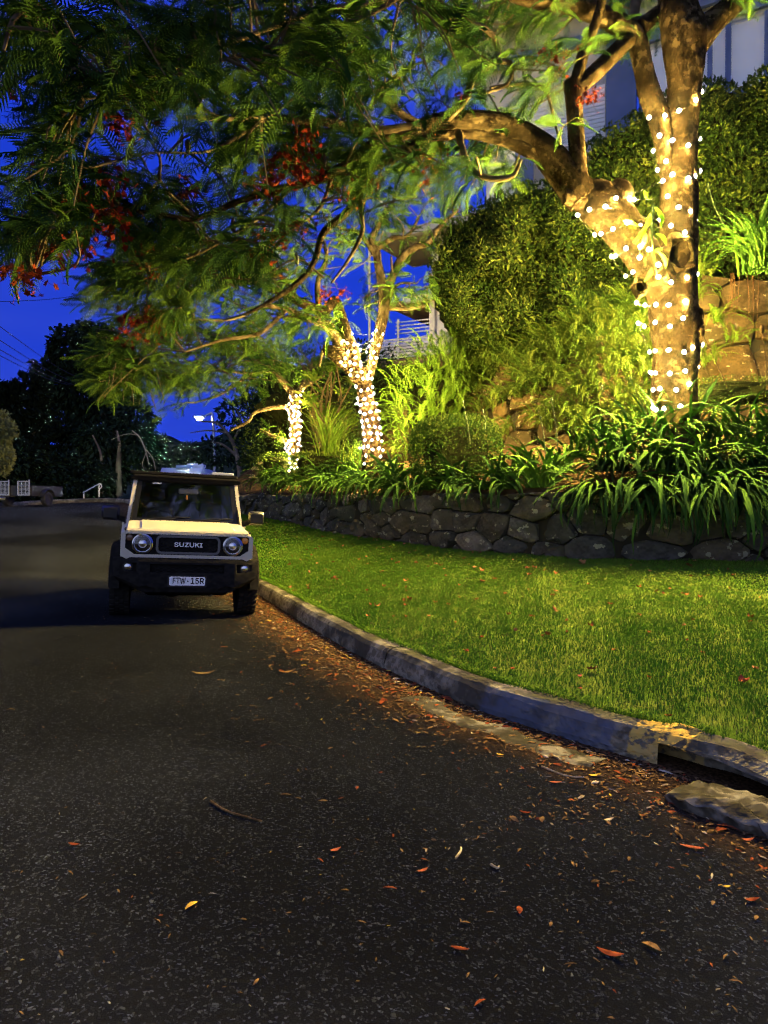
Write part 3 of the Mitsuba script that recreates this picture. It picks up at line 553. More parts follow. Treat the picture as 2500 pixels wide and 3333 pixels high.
t1.add('branch', [(1262, 430, 10.0, 74), (1234, 395, 10.0, 72), (1200, 352, 10.0, 66), (1168, 318, 9.95, 58), (1130, 290, 9.9, 50), (1070, 266, 9.7, 44), (1005, 258, 9.5, 38), (940, 264, 9.3, 34), (870, 288, 9.0, 28), (813, 308, 8.8, 24), (759, 348, 8.6, 20), (723, 370, 8.5, 19), (687, 388, 8.3, 18), (633, 402, 8.1, 17), (530, 430, 7.8, 14), (425, 472, 7.5, 11), (385, 470, 7.3, 9), (270, 452, 7.0, 8), (235, 465, 6.8, 8), (190, 490, 6.6, 7), (125, 535, 6.4, 6), (70, 595, 6.2, 4)], 12, .09, label='long curved main limb arching left over the road')
t1.add('branch', [(1165, 335, 9.95, 34), (1110, 308, 9.9, 32), (1065, 294, 9.8, 30), (995, 285, 9.6, 27), (930, 300, 9.5, 25), (867, 330, 9.3, 23), (800, 364, 9.2, 20), (778, 402, 9.1, 18), (763, 438, 9.0, 17), (741, 467, 8.9, 16), (698, 503, 8.8, 15), (681, 560, 8.8, 13), (655, 600, 8.7, 12), (597, 643, 8.5, 10), (530, 680, 8.3, 6)], 10)
t1.add('branch', [(905, 275, 9.1, 26), (820, 285, 8.8, 24), (760, 276, 8.6, 22), (700, 263, 8.2, 20), (570, 256, 7.8, 16), (480, 257, 7.2, 12), (400, 252, 6.8, 7)], 8, label='dark level limb above the long curved limb')
for sp in ([(1000, -60, 8.4, 20), (830, 0, 7.5, 14), (700, 22, 7, 12), (570, 65, 6.6, 11), (480, 100, 6.3, 10), (400, 125, 6, 8), (310, 160, 5.8, 6), (240, 190, 5.6, 4)],
           [(1060, -70, 8.8, 18), (930, -12, 8, 14), (800, 5, 7.8, 13), (745, 60, 7.6, 11), (700, 78, 7.5, 10), (640, 110, 7.3, 8), (600, 125, 7.2, 5)], [(715, 74, 7.5, 7), (675, 165, 7.3, 6), (640, 205, 7.2, 6), (600, 240, 7.1, 5), (570, 256, 7.0, 4)],
           [(900, -30, 7.2, 12), (800, 30, 6.8, 11), (680, 75, 6.5, 10), (570, 105, 6.2, 9), (480, 130, 6.0, 8), (310, 168, 5.8, 5)], [(420, -160, 5.2, 16), (130, -40, 4.6, 13), (75, 0, 4.6, 12), (28, 45, 4.5, 11), (8, 110, 4.4, 7)],
           [(955, 264, 9.3, 22), (1005, 215, 9.2, 18), (1022, 165, 9.1, 17), (1068, 132, 9, 16), (1074, 100, 9, 14), (1050, 62, 8.8, 12), (1000, 48, 8.6, 9), (950, 30, 8.4, 6)], [(1068, 132, 9, 12), (1105, 138, 9.1, 10), (1098, 180, 9.2, 9), (1050, 200, 9.2, 6)],
           [(990, 285, 9.4, 17), (1005, 340, 9.3, 14), (1030, 375, 9.3, 13), (1070, 387, 9.3, 13), (1108, 380, 9.3, 11), (1125, 345, 9.3, 7)], [(1060, 190, 9.3, 8), (1140, 180, 9.5, 8), (1180, 200, 9.6, 7), (1197, 260, 9.7, 6), (1210, 310, 9.7, 4)],
           [(778, 405, 9.1, 12), (781, 467, 9.1, 11), (783, 499, 9.1, 10), (766, 539, 9.1, 9), (741, 579, 9.0, 7), (716, 611, 8.9, 5)], [(895, 140, 8.5, 12), (830, 190, 8.6, 13), (860, 240, 8.9, 16), (905, 268, 9.1, 18)], [(633, 402, 8.1, 9), (560, 470, 7.8, 8), (480, 520, 7.5, 7), (400, 560, 7.3, 5), (300, 590, 7.0, 3)],
           [(720, 372, 8.5, 9), (690, 450, 8.5, 8), (620, 500, 8.3, 7), (540, 540, 8.1, 5), (480, 545, 8, 3)], [(570, 256, 7.8, 9), (490, 310, 7.4, 8), (430, 330, 7.1, 6), (330, 330, 6.7, 5), (240, 350, 6.4, 3)], [(425, 472, 7.5, 8), (350, 400, 7.0, 7), (345, 340, 6.8, 6), (300, 280, 6.5, 5), (200, 240, 6.0, 4)],
           [(480, 257, 7.2, 8), (400, 220, 6.8, 7), (330, 200, 6.4, 6), (180, 215, 5.8, 4)], [(700, 600, 9.0, 5), (640, 560, 8.8, 5), (560, 600, 8.6, 4), (470, 600, 8.4, 3)]):
    t1.add('branch', sp, 7)
def knot(tree, x, y, Y, rx, rz, label, parent):
    """a healed branch scar: rings of bark round a dark hollow"""
    c = P(x, y, Y); ang = np.linspace(0, 2 * np.pi, 25)[:-1]; out = []
    for s, d in ((1.55, .07), (1.35, .0), (1.2, -.015), (1.08, -.035), (.98, -.028), (.9, .0), (.82, .05)):
        w = 1 + .09 * np.sin(ang * 5 + s * 3) + .05 * np.sin(ang * 9); out.append(np.column_stack([c[0] + rx * s * w * np.cos(ang), np.full(24, c[1] + d), c[2] + rz * s * w * np.sin(ang)]))
    V = np.stack(out, 0); V = np.concatenate([V, V[:, :1]], 1); put('branch_scar', grid(V), 'bark', parent, smooth=True, label=label)
    put('hollow', tube([c + [0, .045, 0], c + [0, .05, 0]], [rx * .9, rx * .9], 16), 'hollow', parent)
knot(t1, 1470, 548, 9.92, .165, .21, 'round dark hollow scar halfway up the trunk', t1.k); knot(t1, 1502, 690, 9.98, .10, .14, 'smaller dark scar low on the right of the trunk', t1.k); knot(t1, 1384, 618, 9.84, .07, .10, 'small scar on the leaning stem', t1.k)
b1 = c4([(1371, 397), (1346, 433), (1276, 478), (1212, 500), (1146, 508), (1190, 586), (1247, 606), (1315, 628), (1362, 600), (1165, 652), (1218, 697), (1183, 735), (1247, 754), (1206, 781), (1315, 770), (1342, 762), (1364, 738), (1226, 848), (1273, 895), (1322, 914), (1345, 953), (1240, 975), (1299, 1005), (1336, 1015), (1349, 1036), (1194, 948), (1105, 975), (1050, 962), (1002, 856), (1060, 858), (1078, 862), (957, 893), (887, 906), (837, 929), (989, 990), (938, 1010), (912, 1014), (1046, 1073), (1107, 1066), (1143, 1078), (1104, 1113), (984, 1108), (1002, 1105), (1076, 1175), (1046, 1193), (1186, 1143), (1186, 1197), (1240, 1220), (1308, 1200), (1352, 1185), (1092, 1307), (1130, 1318), (1175, 1316), (1230, 1318), (1300, 1302), (1343, 1300), (1356, 1345), (1292, 1375), (1235, 1410), (1172, 1393), (1127, 1410), (1100, 1396)]) \
    + c6([(1022, 408), (1050, 402), (1122, 397), (1205, 408), (1250, 384), (1302, 367), (1032, 520), (1052, 522), (1129, 524), (1212, 510), (1277, 487), (1040, 612), (1075, 606), (1163, 612), (1233, 580), (1040, 708), (1055, 720), (1098, 714), (1185, 700)])
string(t1, 'string_lights', 'widely spaced warm fairy lights wound round the thick trunk at the right', b1, .026, (2.5, 6.6, 14, .16), r)
t2 = Tree('poinciana_tree', 'middle poinciana tree whose forked trunk is wrapped in fairy lights up to both arms'); Z = 14.5
t2.add('trunk', [(806, 1030, Z, 48), (803, 981, Z, 43), (800, 917, Z, 41), (789, 853, Z, 36), (786, 821, Z, 36), (776, 805, Z, 38)], 14)
t2.add('branch', [(788, 830, Z, 36), (764, 795, Z, 40), (757, 757, Z, 37), (747, 725, Z, 30), (734, 677, Z, 25), (722, 650, Z, 22), (700, 674, 14.3, 22), (677, 666, 14.1, 22), (648, 652, 13.8, 20), (619, 639, 13.4, 18), (590, 626, 13, 15), (540, 610, 12.4, 11), (470, 620, 11.8, 7), (400, 640, 11.3, 4)], 12, label='thick pale left arm of the forked trunk')
t2.add('stump', [(764, 792, Z, 36), (742, 778, Z - .1, 36), (722, 762, Z - .15, 32), (697, 756, Z - .15, 22)], 10, .14)
t2.add('branch', [(745, 765, Z, 24), (732, 741, Z - .1, 24), (718, 719, Z - .2, 23), (706, 703, 14.1, 22), (677, 690, 13.9, 17), (648, 683, 13.6, 16), (620, 668, 13.3, 13), (570, 663, 12.8, 10), (500, 690, 12.2, 6), (420, 690, 11.6, 4)], 9)
t2.add('branch', [(788, 830, Z, 30), (802, 795, Z, 22), (810, 757, Z, 23), (818, 725, Z, 25), (827, 684, Z, 25), (830, 655, Z, 26), (828, 625, Z, 23), (817, 571, Z, 18), (811, 535, Z, 17), (802, 517, Z, 16), (813, 496, Z, 13), (828, 467, Z, 10), (850, 440, Z, 7)], 10, label='right arm of the forked trunk')
for sp in ([(830, 640, Z, 20), (856, 579, Z, 18), (874, 550, Z, 17), (896, 535, Z, 16), (925, 525, Z, 13), (943, 499, Z, 11), (961, 478, Z, 8), (990, 455, Z, 5)], [(830, 668, Z, 14), (842, 665, Z, 13), (885, 665, Z - .1, 12), (921, 658, Z - .2, 9)], [(838, 660, Z, 8), (850, 625, Z, 7), (866, 612, Z, 5), (900, 612, Z, 3)],
           [(690, 672, 14.2, 14), (686, 630, 14.1, 13), (690, 595, 14.0, 11), (705, 560, 14.0, 9), (700, 520, 13.9, 6)], [(812, 540, Z, 12), (849, 514, Z, 12), (880, 510, 14.4, 8), (905, 470, 14.4, 5)], [(815, 560, Z, 11), (790, 520, 14.4, 11), (770, 500, 14.3, 9), (740, 495, 14.0, 6), (700, 470, 13.8, 4)],
           [(648, 652, 13.8, 12), (600, 590, 13.4, 10), (560, 560, 13, 8), (500, 540, 12.5, 5), (430, 545, 12, 3)], [(545, 612, 12.5, 9), (470, 560, 12, 7), (380, 560, 11.5, 5), (300, 580, 11, 3)], [(620, 668, 13.3, 10), (560, 720, 12.8, 9), (480, 735, 12.3, 7), (400, 760, 11.9, 4)], [(697, 756, 14.3, 9), (690, 790, 14.2, 5)]):
    t2.add('branch', sp, 7)
b2 = c5([(985, 365), (1028, 390), (965, 385), (960, 430), (1000, 465), (940, 470), (968, 512), (922, 510), (950, 550), (985, 550), (968, 585), (820, 385), (790, 450), (835, 460), (860, 462), (765, 435), (795, 508), (838, 508), (875, 495), (775, 552), (845, 547), (745, 577), (808, 580), (838, 590), (878, 580), (775, 603), (880, 600), (815, 632), (885, 645), (945, 645), (928, 668), (810, 665), (857, 672), (895, 690), (930, 690), (955, 690), (848, 742), (882, 770), (928, 762), (958, 745), (945, 808), (965, 790), (860, 822), (905, 826), (860, 858), (880, 868), (920, 862), (962, 855), (985, 858), (875, 915), (905, 930), (945, 912), (985, 905), (888, 978), (922, 970), (963, 960), (1000, 960), (895, 1015), (935, 1010), (975, 1015), (1008, 1020), (900, 1062), (945, 1058), (988, 1060), (1015, 1065), (910, 1105), (955, 1105), (995, 1095), (1020, 1110), (900, 1155), (930, 1147), (960, 1168), (1000, 1160), (1028, 1172), (915, 1210), (960, 1210), (1012, 1215), (905, 1265)])
string(t2, 'string_lights', 'dense warm fairy lights wound round the forked trunk of the middle tree', b2, .019, (2.2, 4.6, 16, .10), r, .56, dense_p)
t3 = Tree('poinciana_tree', 'smallest and farthest poinciana tree with a straight trunk covered in fairy lights'); Z = 19.5
t3.add('trunk', [(632, 1040, Z, 32), (634, 997, Z, 27), (638, 917, Z, 28), (636, 869, Z, 30), (637, 845, Z, 34)], 12)
for sp in ([(632, 858, Z, 20), (629, 847, Z, 18), (603, 815, Z - .2, 14), (587, 799, Z - .3, 12), (540, 806, 18.6, 8), (470, 800, 17.6, 6), (400, 810, 16.8, 4), (300, 800, 15.8, 3)], [(640, 856, Z, 18), (650, 838, Z, 13), (662, 815, Z, 10), (672, 800, Z, 6)], [(643, 852, Z, 14), (662, 832, Z, 10), (700, 811, Z, 6)],
           [(628, 884, Z, 12), (616, 879, Z - .1, 11), (584, 882, Z - .3, 9), (549, 892, Z - .6, 8), (536, 911, 18.7, 7), (498, 930, 18.3, 5)], [(626, 960, Z, 14), (616, 953, Z - .1, 13), (584, 940, Z - .3, 9), (560, 928, Z - .4, 6)], [(590, 800, 19.2, 9), (560, 770, 18.8, 8), (500, 750, 18, 6), (420, 745, 17, 4), (330, 740, 16, 3)], [(540, 806, 18.6, 6), (480, 850, 17.8, 5), (420, 870, 17.2, 3)]):
    t3.add('branch', sp, 7)
b3 = c5([(488, 780), (415, 800), (445, 805), (402, 812), (475, 802), (415, 835), (470, 848), (395, 860), (435, 873), (460, 880), (415, 885), (385, 900), (430, 908), (458, 915), (395, 925), (470, 930), (425, 940), (455, 942), (400, 962), (470, 972), (438, 970), (415, 985), (460, 1008), (405, 1030), (440, 1018), (475, 1015), (455, 1055), (470, 1058), (405, 1068), (440, 1070), (425, 1105), (395, 1112), (465, 1100), (378, 1135), (408, 1138), (458, 1132), (372, 1157), (398, 1157), (455, 1175), (385, 1180), (425, 1175), (400, 1198), (440, 1205), (400, 1230), (448, 1235), (465, 1230), (405, 1262), (440, 1260), (463, 1255), (410, 1290), (455, 1287), (430, 1297), (398, 1312), (380, 1318)])
string(t3, 'string_lights', 'dense warm fairy lights wound round the straight trunk of the farthest tree', b3, .022, (2.2, 4.2, 14, .12), r, .45, dense_p)

# crowns: clusters of feathery leaves on thin twigs that grow from the limbs
GAPS = [(352, 372, 55, 50), (75, 35, 60, 28), (12, 260, 26, 110), (850, 575, 75, 55), (735, 560, 26, 55), (965, 45, 40, 22), (700, 470, 16, 20), (270, 470, 45, 22), (60, 700, 120, 80), (425, 205, 16, 20), (700, 40, 20, 14), (180, 600, 40, 50), (440, 905, 60, 22), (545, 870, 20, 30), (1290, 260, 60, 60), (1100, 560, 180, 100), (560, 900, 60, 50)]
def crown(tree, zones, size, r, frn=(6, 10), zmin=2.5, nparts=300, reach=2.0, tone=(.33, .52, .15)):
    tree_pts = np.vstack(tree.pts); kd = cKDTree(tree_pts); root = tree.pts[0][-1]; twigs, Ms = [], []
    for cx, cy, rx, ry, n, za, zb in zones:
        k = 0
        while k < n:
            a, q = r.uniform(0, 2 * np.pi), math.sqrt(r.uniform()); x, y = cx + rx * q * math.cos(a), cy + ry * q * math.sin(a); p = P(x, y, r.uniform(za, zb)); k += 1
            if any(((x - gx) / gr) ** 2 + ((y - gy) / gs) ** 2 < r.uniform(.5, 1.1) for gx, gy, gr, gs in GAPS): continue
            p[2] += .22
            if p[2] < zmin: continue
            d, i = kd.query(p); b = tree_pts[i]
            if d > reach: p = b + (p - b) * (reach * r.uniform(.5, 1) / d); d = np.linalg.norm(p - b)
            m = (b + p) / 2 + r.normal(0, .1, 3) * d + [0, 0, .10 * d]; tw = spline([b, m, p], 7); twigs.append(tube(tw, np.linspace(.016, .005, 7), 4, cap=False)); out = p - root; out[2] *= .3; az0 = math.atan2(out[1], out[0])
            for j in range(int(r.integers(*frn))):
                t = r.uniform(.45, 1); q = np.array([np.interp(t, np.linspace(0, 1, 7), tw[:, c]) for c in range(3)]); az = az0 + r.normal(0, 1.25); el = r.normal(.12, .4); L = size * r.uniform(.65, 1.25)
                Ms.append((frame(q, (math.cos(az) * math.cos(el), math.sin(az) * math.cos(el), math.sin(el)), (r.normal(0, .3), r.normal(0, .3), 1)) @ sc(L), int(r.integers(len(FR))), int(r.choice(3, p=tone))))
    put('twigs', cat(twigs), 'twig_bark', tree.k, kind='stuff')
    pos = np.array([M[:3, 3] for M, _, _ in Ms]); X, Y = px(pos); vis = (X > 0) & (X < 1659) & (Y > 0) & (Y < 2212); order = np.argsort(np.where(vis, pos[:, 1], 99)); top = set(order[:nparts].tolist())
    for i in order[:nparts]: M, a, b = Ms[i]; inst('leaf', FP[a], M, f'frond_{b}', tree.k)
    ck = lab(key('crown', tree.k), 'feathery green foliage', kind='stuff')
    for b in range(3):
        ms = [bake(FR[a], [M for i, (M, a2, b2) in enumerate(Ms) if a2 == a and b2 == b and i not in top]) for a in range(len(FR)) if any(a2 == a and b2 == b and i not in top for i, (M, a2, b2) in enumerate(Ms))]
        if ms: scene[f'{ck}__{b + 1:03d}'] = mikit.ply(cat(ms), f'frond_{b}')
crown(t1, [(250, 230, 250, 220, 84, 4.8, 7.4), (560, 190, 280, 200, 92, 5.6, 8.8), (860, 130, 260, 150, 80, 7.2, 10.2), (1130, 190, 170, 150, 30, 8.8, 11.3), (430, 510, 270, 130, 96, 6.6, 8.8), (90, 500, 120, 110, 42, 5.3, 7), (800, 400, 240, 100, 72, 8.2, 10.8), (1010, 390, 110, 80, 22, 9.4, 10.8), (650, 330, 200, 110, 40, 7.6, 9.4), (60, 130, 110, 110, 14, 4.4, 5.6), (1300, 60, 120, 70, 10, 9.8, 11), (1600, 10, 70, 30, 6, 9.6, 11), (700, -80, 600, 90, 60, 6, 9)], .40, r, reach=1.7, tone=(.38, .14, .48))  # darker leaf mix paints in the weaker light on this crown
crown(t2, [(430, 620, 240, 110, 120, 10.2, 13.6), (680, 550, 190, 100, 42, 12, 15), (885, 640, 80, 34, 16, 13.6, 15), (640, 720, 130, 60, 34, 12.8, 14.6), (880, 480, 110, 70, 26, 13.6, 15.6), (300, 680, 120, 70, 50, 10.2, 12.4), (800, 700, 60, 50, 8, 14.8, 15.6)], .42, r, reach=2.2)
crown(t3, [(330, 770, 150, 90, 105, 13.5, 17.5), (500, 820, 130, 70, 60, 15, 19), (640, 800, 90, 40, 26, 18.8, 20.8), (235, 830, 60, 70, 40, 13, 15.5), (560, 760, 110, 60, 40, 16.5, 19), (350, 870, 120, 40, 35, 14, 17), (585, 945, 26, 12, 3, 19, 19.4)], .45, r, reach=3.0, zmin=2.2)
# red flower clusters and dark pods
fl = [(590, 385, .55, 0), (560, 400, .5, 0), (610, 350, .5, 1), (640, 340, .5, 1), (655, 380, .5, 1), (575, 425, .45, 0), (650, 500, .4, 0), (600, 520, .5, 0), (575, 540, .5, 0), (590, 605, .5, 0), (565, 605, .45, 0), (298, 695, .7, 1), (320, 705, .65, 1), (345, 690, .6, 0), (372, 686, .45, 0), (278, 700, .6, 1), (240, 470, .45, 1), (228, 505, .45, 1), (420, 408, .4, 0), (398, 420, .4, 0), (262, 275, .45, 1), (248, 250, .4, 1), (50, 495, .45, 1), (20, 590, .4, 0), (55, 605, .4, 0), (250, 400, .45, 1), (150, 400, .4, 1), (800, 405, .45, 0), (740, 415, .4, 0), (780, 68, .45, 1), (720, 75, .4, 1), (755, 52, .4, 1), (920, 355, .4, 0), (925, 395, .3, 0), (1265, 215, .35, 0), (1280, 205, .3, 0), (1170, 118, .35, 1), (1205, 130, .35, 1), (215, 128, .35, 0), (12, 190, .4, 1), (735, 633, .35, 0), (660, 300, .45, 1), (330, 590, .35, 0), (310, 560, .35, 1), (1000, 205, .3, 1), (905, 110, .3, 1), (700, 640, .3, 0), (950, 320, .3, 0), (180, 540, .4, 1), (120, 555, .4, 1)]
for x, y, s, dk in fl:
    tree, Y = (t2, r.uniform(12, 13.5)) if 590 < y and x > 200 else (t1, r.uniform(5.6, 6.6) if x < 300 else r.uniform(7.2, 8.2) if x < 680 else r.uniform(8.4, 9))
    inst('flower_cluster', FC[int(r.integers(3))], tr(P(x, y, Y)) @ rotz(r.uniform(0, 6)) @ sc(s * (.62 if tree is t1 else .85)), 'flower_dark' if dk else 'flower_red', tree.k)
for x, y, Y, l in ((503, 470, 7.6, 38), (845, 550, 13.5, 40), (820, 540, 13.5, 26), (640, 545, 8.2, 30), (700, 330, 8.3, 30), (590, 120, 6.6, 34), (405, 300, 6.6, 30)):
    q = spline([P(x, y, Y), P(x + 1, y + l * .5, Y), P(x + 3, y + l, Y)], 7); put('seed_pod', tube(q, [.004, .02, .026, .028, .026, .018, .004], 6), 'pod', t1.k if Y < 10 else t2.k, smooth=True)
# ---------------------------------------------------------------- planting on and above the walls
def strap(name, a, b, rough=.6):
    scene[name] = two({'type': 'diffuse', 'reflectance': proc(vary(a, b, 6))}); return name
strap('strap_dark', (.015, .040, .012), (.030, .068, .018)); strap('strap_mid', (.03, .075, .014), (.055, .115, .022)); strap('strap_pale', (.06, .14, .02), (.09, .185, .03))  # dark and pale copies paint shade and lamplight into the straps
leafmat('fern_a', vary((.035, .072, .012), (.07, .118, .018), 5), .4, .55); leafmat('fern_b', vary((.075, .125, .02), (.13, .17, .03), 5), .6, .55); leafmat('fern_bright', vary((.09, .18, .02), (.14, .235, .03), 5), .6, .5)  # fern_a kept darker to paint shade between the fronds
leafmat('hedge_a', vary((.02, .042, .010), (.04, .065, .014), 2), .5, .32); leafmat('hedge_b', vary((.06, .09, .016), (.11, .135, .03), 2), .3, .32)
leafmat('box_leaf', vary((.02, .05, .010), (.045, .075, .015), 4), .3, .45)
leafmat('dark_leaf', vary((.015, .03, .012), (.03, .05, .018), .8), .4, .6)
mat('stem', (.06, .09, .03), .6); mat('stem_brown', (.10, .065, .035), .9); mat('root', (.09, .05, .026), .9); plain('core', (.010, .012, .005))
leafmat('floret', (.40, .36, .24), .4, .7); mat('seed_head', (.03, .02, .012), .8)
r = np.random.default_rng(17)
def strap_leaf(arch, r, n=8, w=.028):
    """one unit long strap leaf that leaves the ground along +y and arches over"""
    a = np.linspace(0, 1, n); th = np.radians(78) - arch * a ** 1.25; s = np.r_[0, np.cumsum(np.full(n - 1, 1 / (n - 1)))]
    y = np.r_[0, np.cumsum(np.cos(th[:-1]) / (n - 1))]; z = np.r_[0, np.cumsum(np.sin(th[:-1]) / (n - 1))]
    return blade(np.column_stack([.05 * np.sin(a * 2) * r.normal(), y, z]), w * np.array([.75, .9, 1, 1, .95, .85, .6, .08])[:n] if n == 8 else np.full(n, w), (1, 0, 0), .3)
SL = [strap_leaf(a, r) for a in (1.0, 1.35, 1.7, 2.0, 2.3, 2.55)]; SP = [proto(m, True) for m in SL]
def base_at(x, o):
    q = WL + WN * o; z = terrace_z(o, WL[:, 1]); X, _ = px(np.column_stack([q, z])); ok = np.arange(20, 690); i = ok[np.argmin(abs(X[ok] - x))]; return np.array([q[i, 0], q[i, 1], z[i]]), -WN[i]
def agapanthus(x, o, n, L, label, group, mats, out=.75, parts=True, dz=0.0, spread=1.0, tilt=0.0):
    p, toward = base_at(x, o); p = p + [0, 0, dz]; k = thing('agapanthus', label, 'agapanthus', group); azo = math.atan2(toward[1], toward[0]); bk = {}
    for j in range(n):
        az = azo + r.normal(0, 1.15) * spread if r.uniform() < out else r.uniform(0, 2 * np.pi); i = int(r.choice(len(SL), p=[.12, .16, .2, .22, .18, .12])); l = L * r.uniform(.6, 1.2); b = mats[int(r.integers(len(mats)))]
        q = p + np.r_[r.normal(0, .09, 2), 0]; M = tr(q) @ rotz(az - math.pi / 2) @ rotx(r.normal(-.1 - tilt, .2)) @ roty(r.normal(0, .3)) @ sc(l * r.uniform(.8, 1.25) * (.8 / max(L, .5)), l, l)
        if parts: inst('leaf', SP[i], M, b, k)
        else: bk.setdefault(b, []).append(xf(SL[i], M))
    if bk:
        ck = lab(key('foliage', k), None, None, None, 'stuff')
        for i, (b, ms) in enumerate(bk.items()): scene[f'{ck}__{i + 1:03d}'] = mikit.ply(cat(ms), b, True)
    return k, p
G1 = 'dark agapanthus spilling over the stone wall at the right'
for ix, x in enumerate(range(1300, 1745, 42)):
    for o, L, n, dz, ti in ((.05, 1.12, 44, .02, 1.0), (.45, 1.05, 30, .15, .45), (.95, 1.05, 22, .25, .05)):
        if x > 1700 and o > .9: continue
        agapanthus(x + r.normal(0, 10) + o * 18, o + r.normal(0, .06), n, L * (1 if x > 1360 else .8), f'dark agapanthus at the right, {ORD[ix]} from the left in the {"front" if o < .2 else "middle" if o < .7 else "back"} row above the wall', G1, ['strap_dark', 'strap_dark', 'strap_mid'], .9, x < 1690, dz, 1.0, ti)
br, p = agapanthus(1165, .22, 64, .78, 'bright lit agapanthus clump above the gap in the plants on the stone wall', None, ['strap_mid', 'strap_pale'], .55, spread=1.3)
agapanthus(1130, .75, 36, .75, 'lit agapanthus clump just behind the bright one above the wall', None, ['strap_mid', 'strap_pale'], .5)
agapanthus(1250, 1.5, 30, .7, 'lit agapanthus tuft at the foot of the rock wall left of the thick trunk', None, ['strap_mid', 'strap_dark'], .5)
agapanthus(1330, 1.9, 30, .75, 'agapanthus tuft close to the left side of the thick trunk', None, ['strap_mid', 'strap_dark'], .5)
agapanthus(1215, .8, 26, .65, 'small bright agapanthus tuft below the foot of the thick trunk', None, ['strap_mid', 'strap_pale'], .5)
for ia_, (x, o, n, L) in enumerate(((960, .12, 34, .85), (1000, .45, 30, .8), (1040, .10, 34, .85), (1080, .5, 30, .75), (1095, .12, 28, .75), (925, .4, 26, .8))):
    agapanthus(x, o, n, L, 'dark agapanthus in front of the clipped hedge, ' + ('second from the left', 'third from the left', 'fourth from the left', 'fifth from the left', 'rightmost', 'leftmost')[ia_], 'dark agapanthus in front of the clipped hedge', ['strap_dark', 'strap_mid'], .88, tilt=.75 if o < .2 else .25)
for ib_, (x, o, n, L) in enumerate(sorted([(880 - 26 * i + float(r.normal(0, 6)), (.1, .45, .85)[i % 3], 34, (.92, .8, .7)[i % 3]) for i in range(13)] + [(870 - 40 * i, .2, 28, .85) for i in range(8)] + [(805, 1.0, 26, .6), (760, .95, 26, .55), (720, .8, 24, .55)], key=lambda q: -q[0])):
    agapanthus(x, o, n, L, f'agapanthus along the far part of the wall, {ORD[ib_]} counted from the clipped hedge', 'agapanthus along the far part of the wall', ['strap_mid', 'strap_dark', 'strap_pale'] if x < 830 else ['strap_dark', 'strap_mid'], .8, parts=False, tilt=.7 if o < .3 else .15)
fa, pf = agapanthus(585, .15, 30, .62, 'far agapanthus clump with pale round flower heads next to the parked car', None, ['strap_mid', 'strap_pale'], .6, parts=False)
def stalk(k, pts, rad, head, hm, sm, part='flower_stalk'):
    q = spline(pts, 9); s = put(part, tube(q, np.linspace(rad, rad * .7, 9), 5), sm, k, smooth=True); put('flower_head' if 'seed' not in hm else 'seed_head', xf(head, tr(q[-1])), hm, s)
def umbel(rd, n=26):
    ms = []
    for _ in range(n):
        d = r.normal(0, 1, 3); d /= np.linalg.norm(d); d[2] = abs(d[2]) * .8 - .15; ms.append(tube([d * .1 * rd, d * rd], .0025, 3, cap=False))
        for j in range(3): M = frame(d * rd, r.normal(0, 1, 3)); ms.append(xf((np.array([[-.3, 0, 0], [.3, 0, 0], [0, 1, .2]]) * rd * .32, np.array([[0, 1, 2]])), M))
    return cat(ms)
bud = tm(trimesh.creation.icosphere(1, 1.0))
for x, y, x0, y0 in ((562, 1003, 588, 1040), (551, 1014, 585, 1044), (558, 1040, 590, 1050), (545, 1031, 585, 1046)): stalk(fa, [P(x0, y0 + 20, pf[1]), P((x + x0) / 2, (y + y0) / 2 - 2, pf[1]), P(x, y, pf[1])], .012, umbel(.10), 'floret', 'stem')
for x, y, x0, y0, Y, hm, sm, rd in ((1518, 722, 1572, 838, 9.4, 'seed_head', 'seed_head', .03), (1646, 716, 1658, 842, 9.3, 'seed_head', 'seed_head', .03), (1300, 840, 1370, 910, 9.7, 'stem', 'stem', .018), (1362, 820, 1400, 905, 9.7, 'stem', 'stem', .016), (1192, 865, 1205, 970, 9.9, 'stem', 'stem', .014), (1168, 905, 1178, 985, 9.9, 'stem', 'stem', .014), (1000, 870, 1016, 960, 11, 'stem', 'stem', .014), (870, 955, 905, 1010, 12.4, 'stem', 'stem', .014), (874, 1045, 893, 1075, 11.5, 'stem', 'stem', .012), (1043, 890, 1048, 930, 10.8, 'stem', 'stem', .014)):
    m = (bud[0] * [rd, rd, rd * 2] + [0, 0, rd], bud[1]); stalk(br if x < 1280 else 'agapanthus' if x > 1400 else br, [P(x0, y0, Y), P(x0 * .45 + x * .55 + 3, (y + y0) / 2, Y), P(x, y, Y)], .008, m, hm, sm)
# ferns hung on the rock wall
def fern(droop, r, pairs=20, pl=.085, w=.018):
    a = np.linspace(0, 1, 8); th = 1.15 - droop * a ** 1.1; y = np.r_[0, np.cumsum(np.cos(th[:-1]) / 7)]; z = np.r_[0, np.cumsum(np.sin(th[:-1]) / 7)]; x = .06 * np.sin(a * 2.5 + r.uniform(0, 6)); rp = np.column_stack([x - x[0], y, z]); ms = [blade(rp, np.linspace(.010, .005, 8), (1, 0, 0), .1)]
    V, F = [], []
    for k in range(pairs):
        t = .08 + .92 * (k + .5) / pairs; c = np.array([np.interp(t, a, rp[:, i]) for i in range(3)]); d = np.array([np.interp(min(t + .04, 1), a, rp[:, i]) for i in range(3)]) - c; d /= np.linalg.norm(d) + 1e-9; L = pl * min(1, (1.03 - t) * 3.2) * r.uniform(.85, 1.1)
        for s in (-1, 1):
            n = len(V); q = np.array([s, 0, 0]) + d * .25; V += [c - d * w, c + d * w, c + q * L + d * w * .3 + np.array([0, 0, -.15 * L])]; F.append((n, n + 1, n + 2))
    return cat(ms + [(np.array(V), np.array(F))])
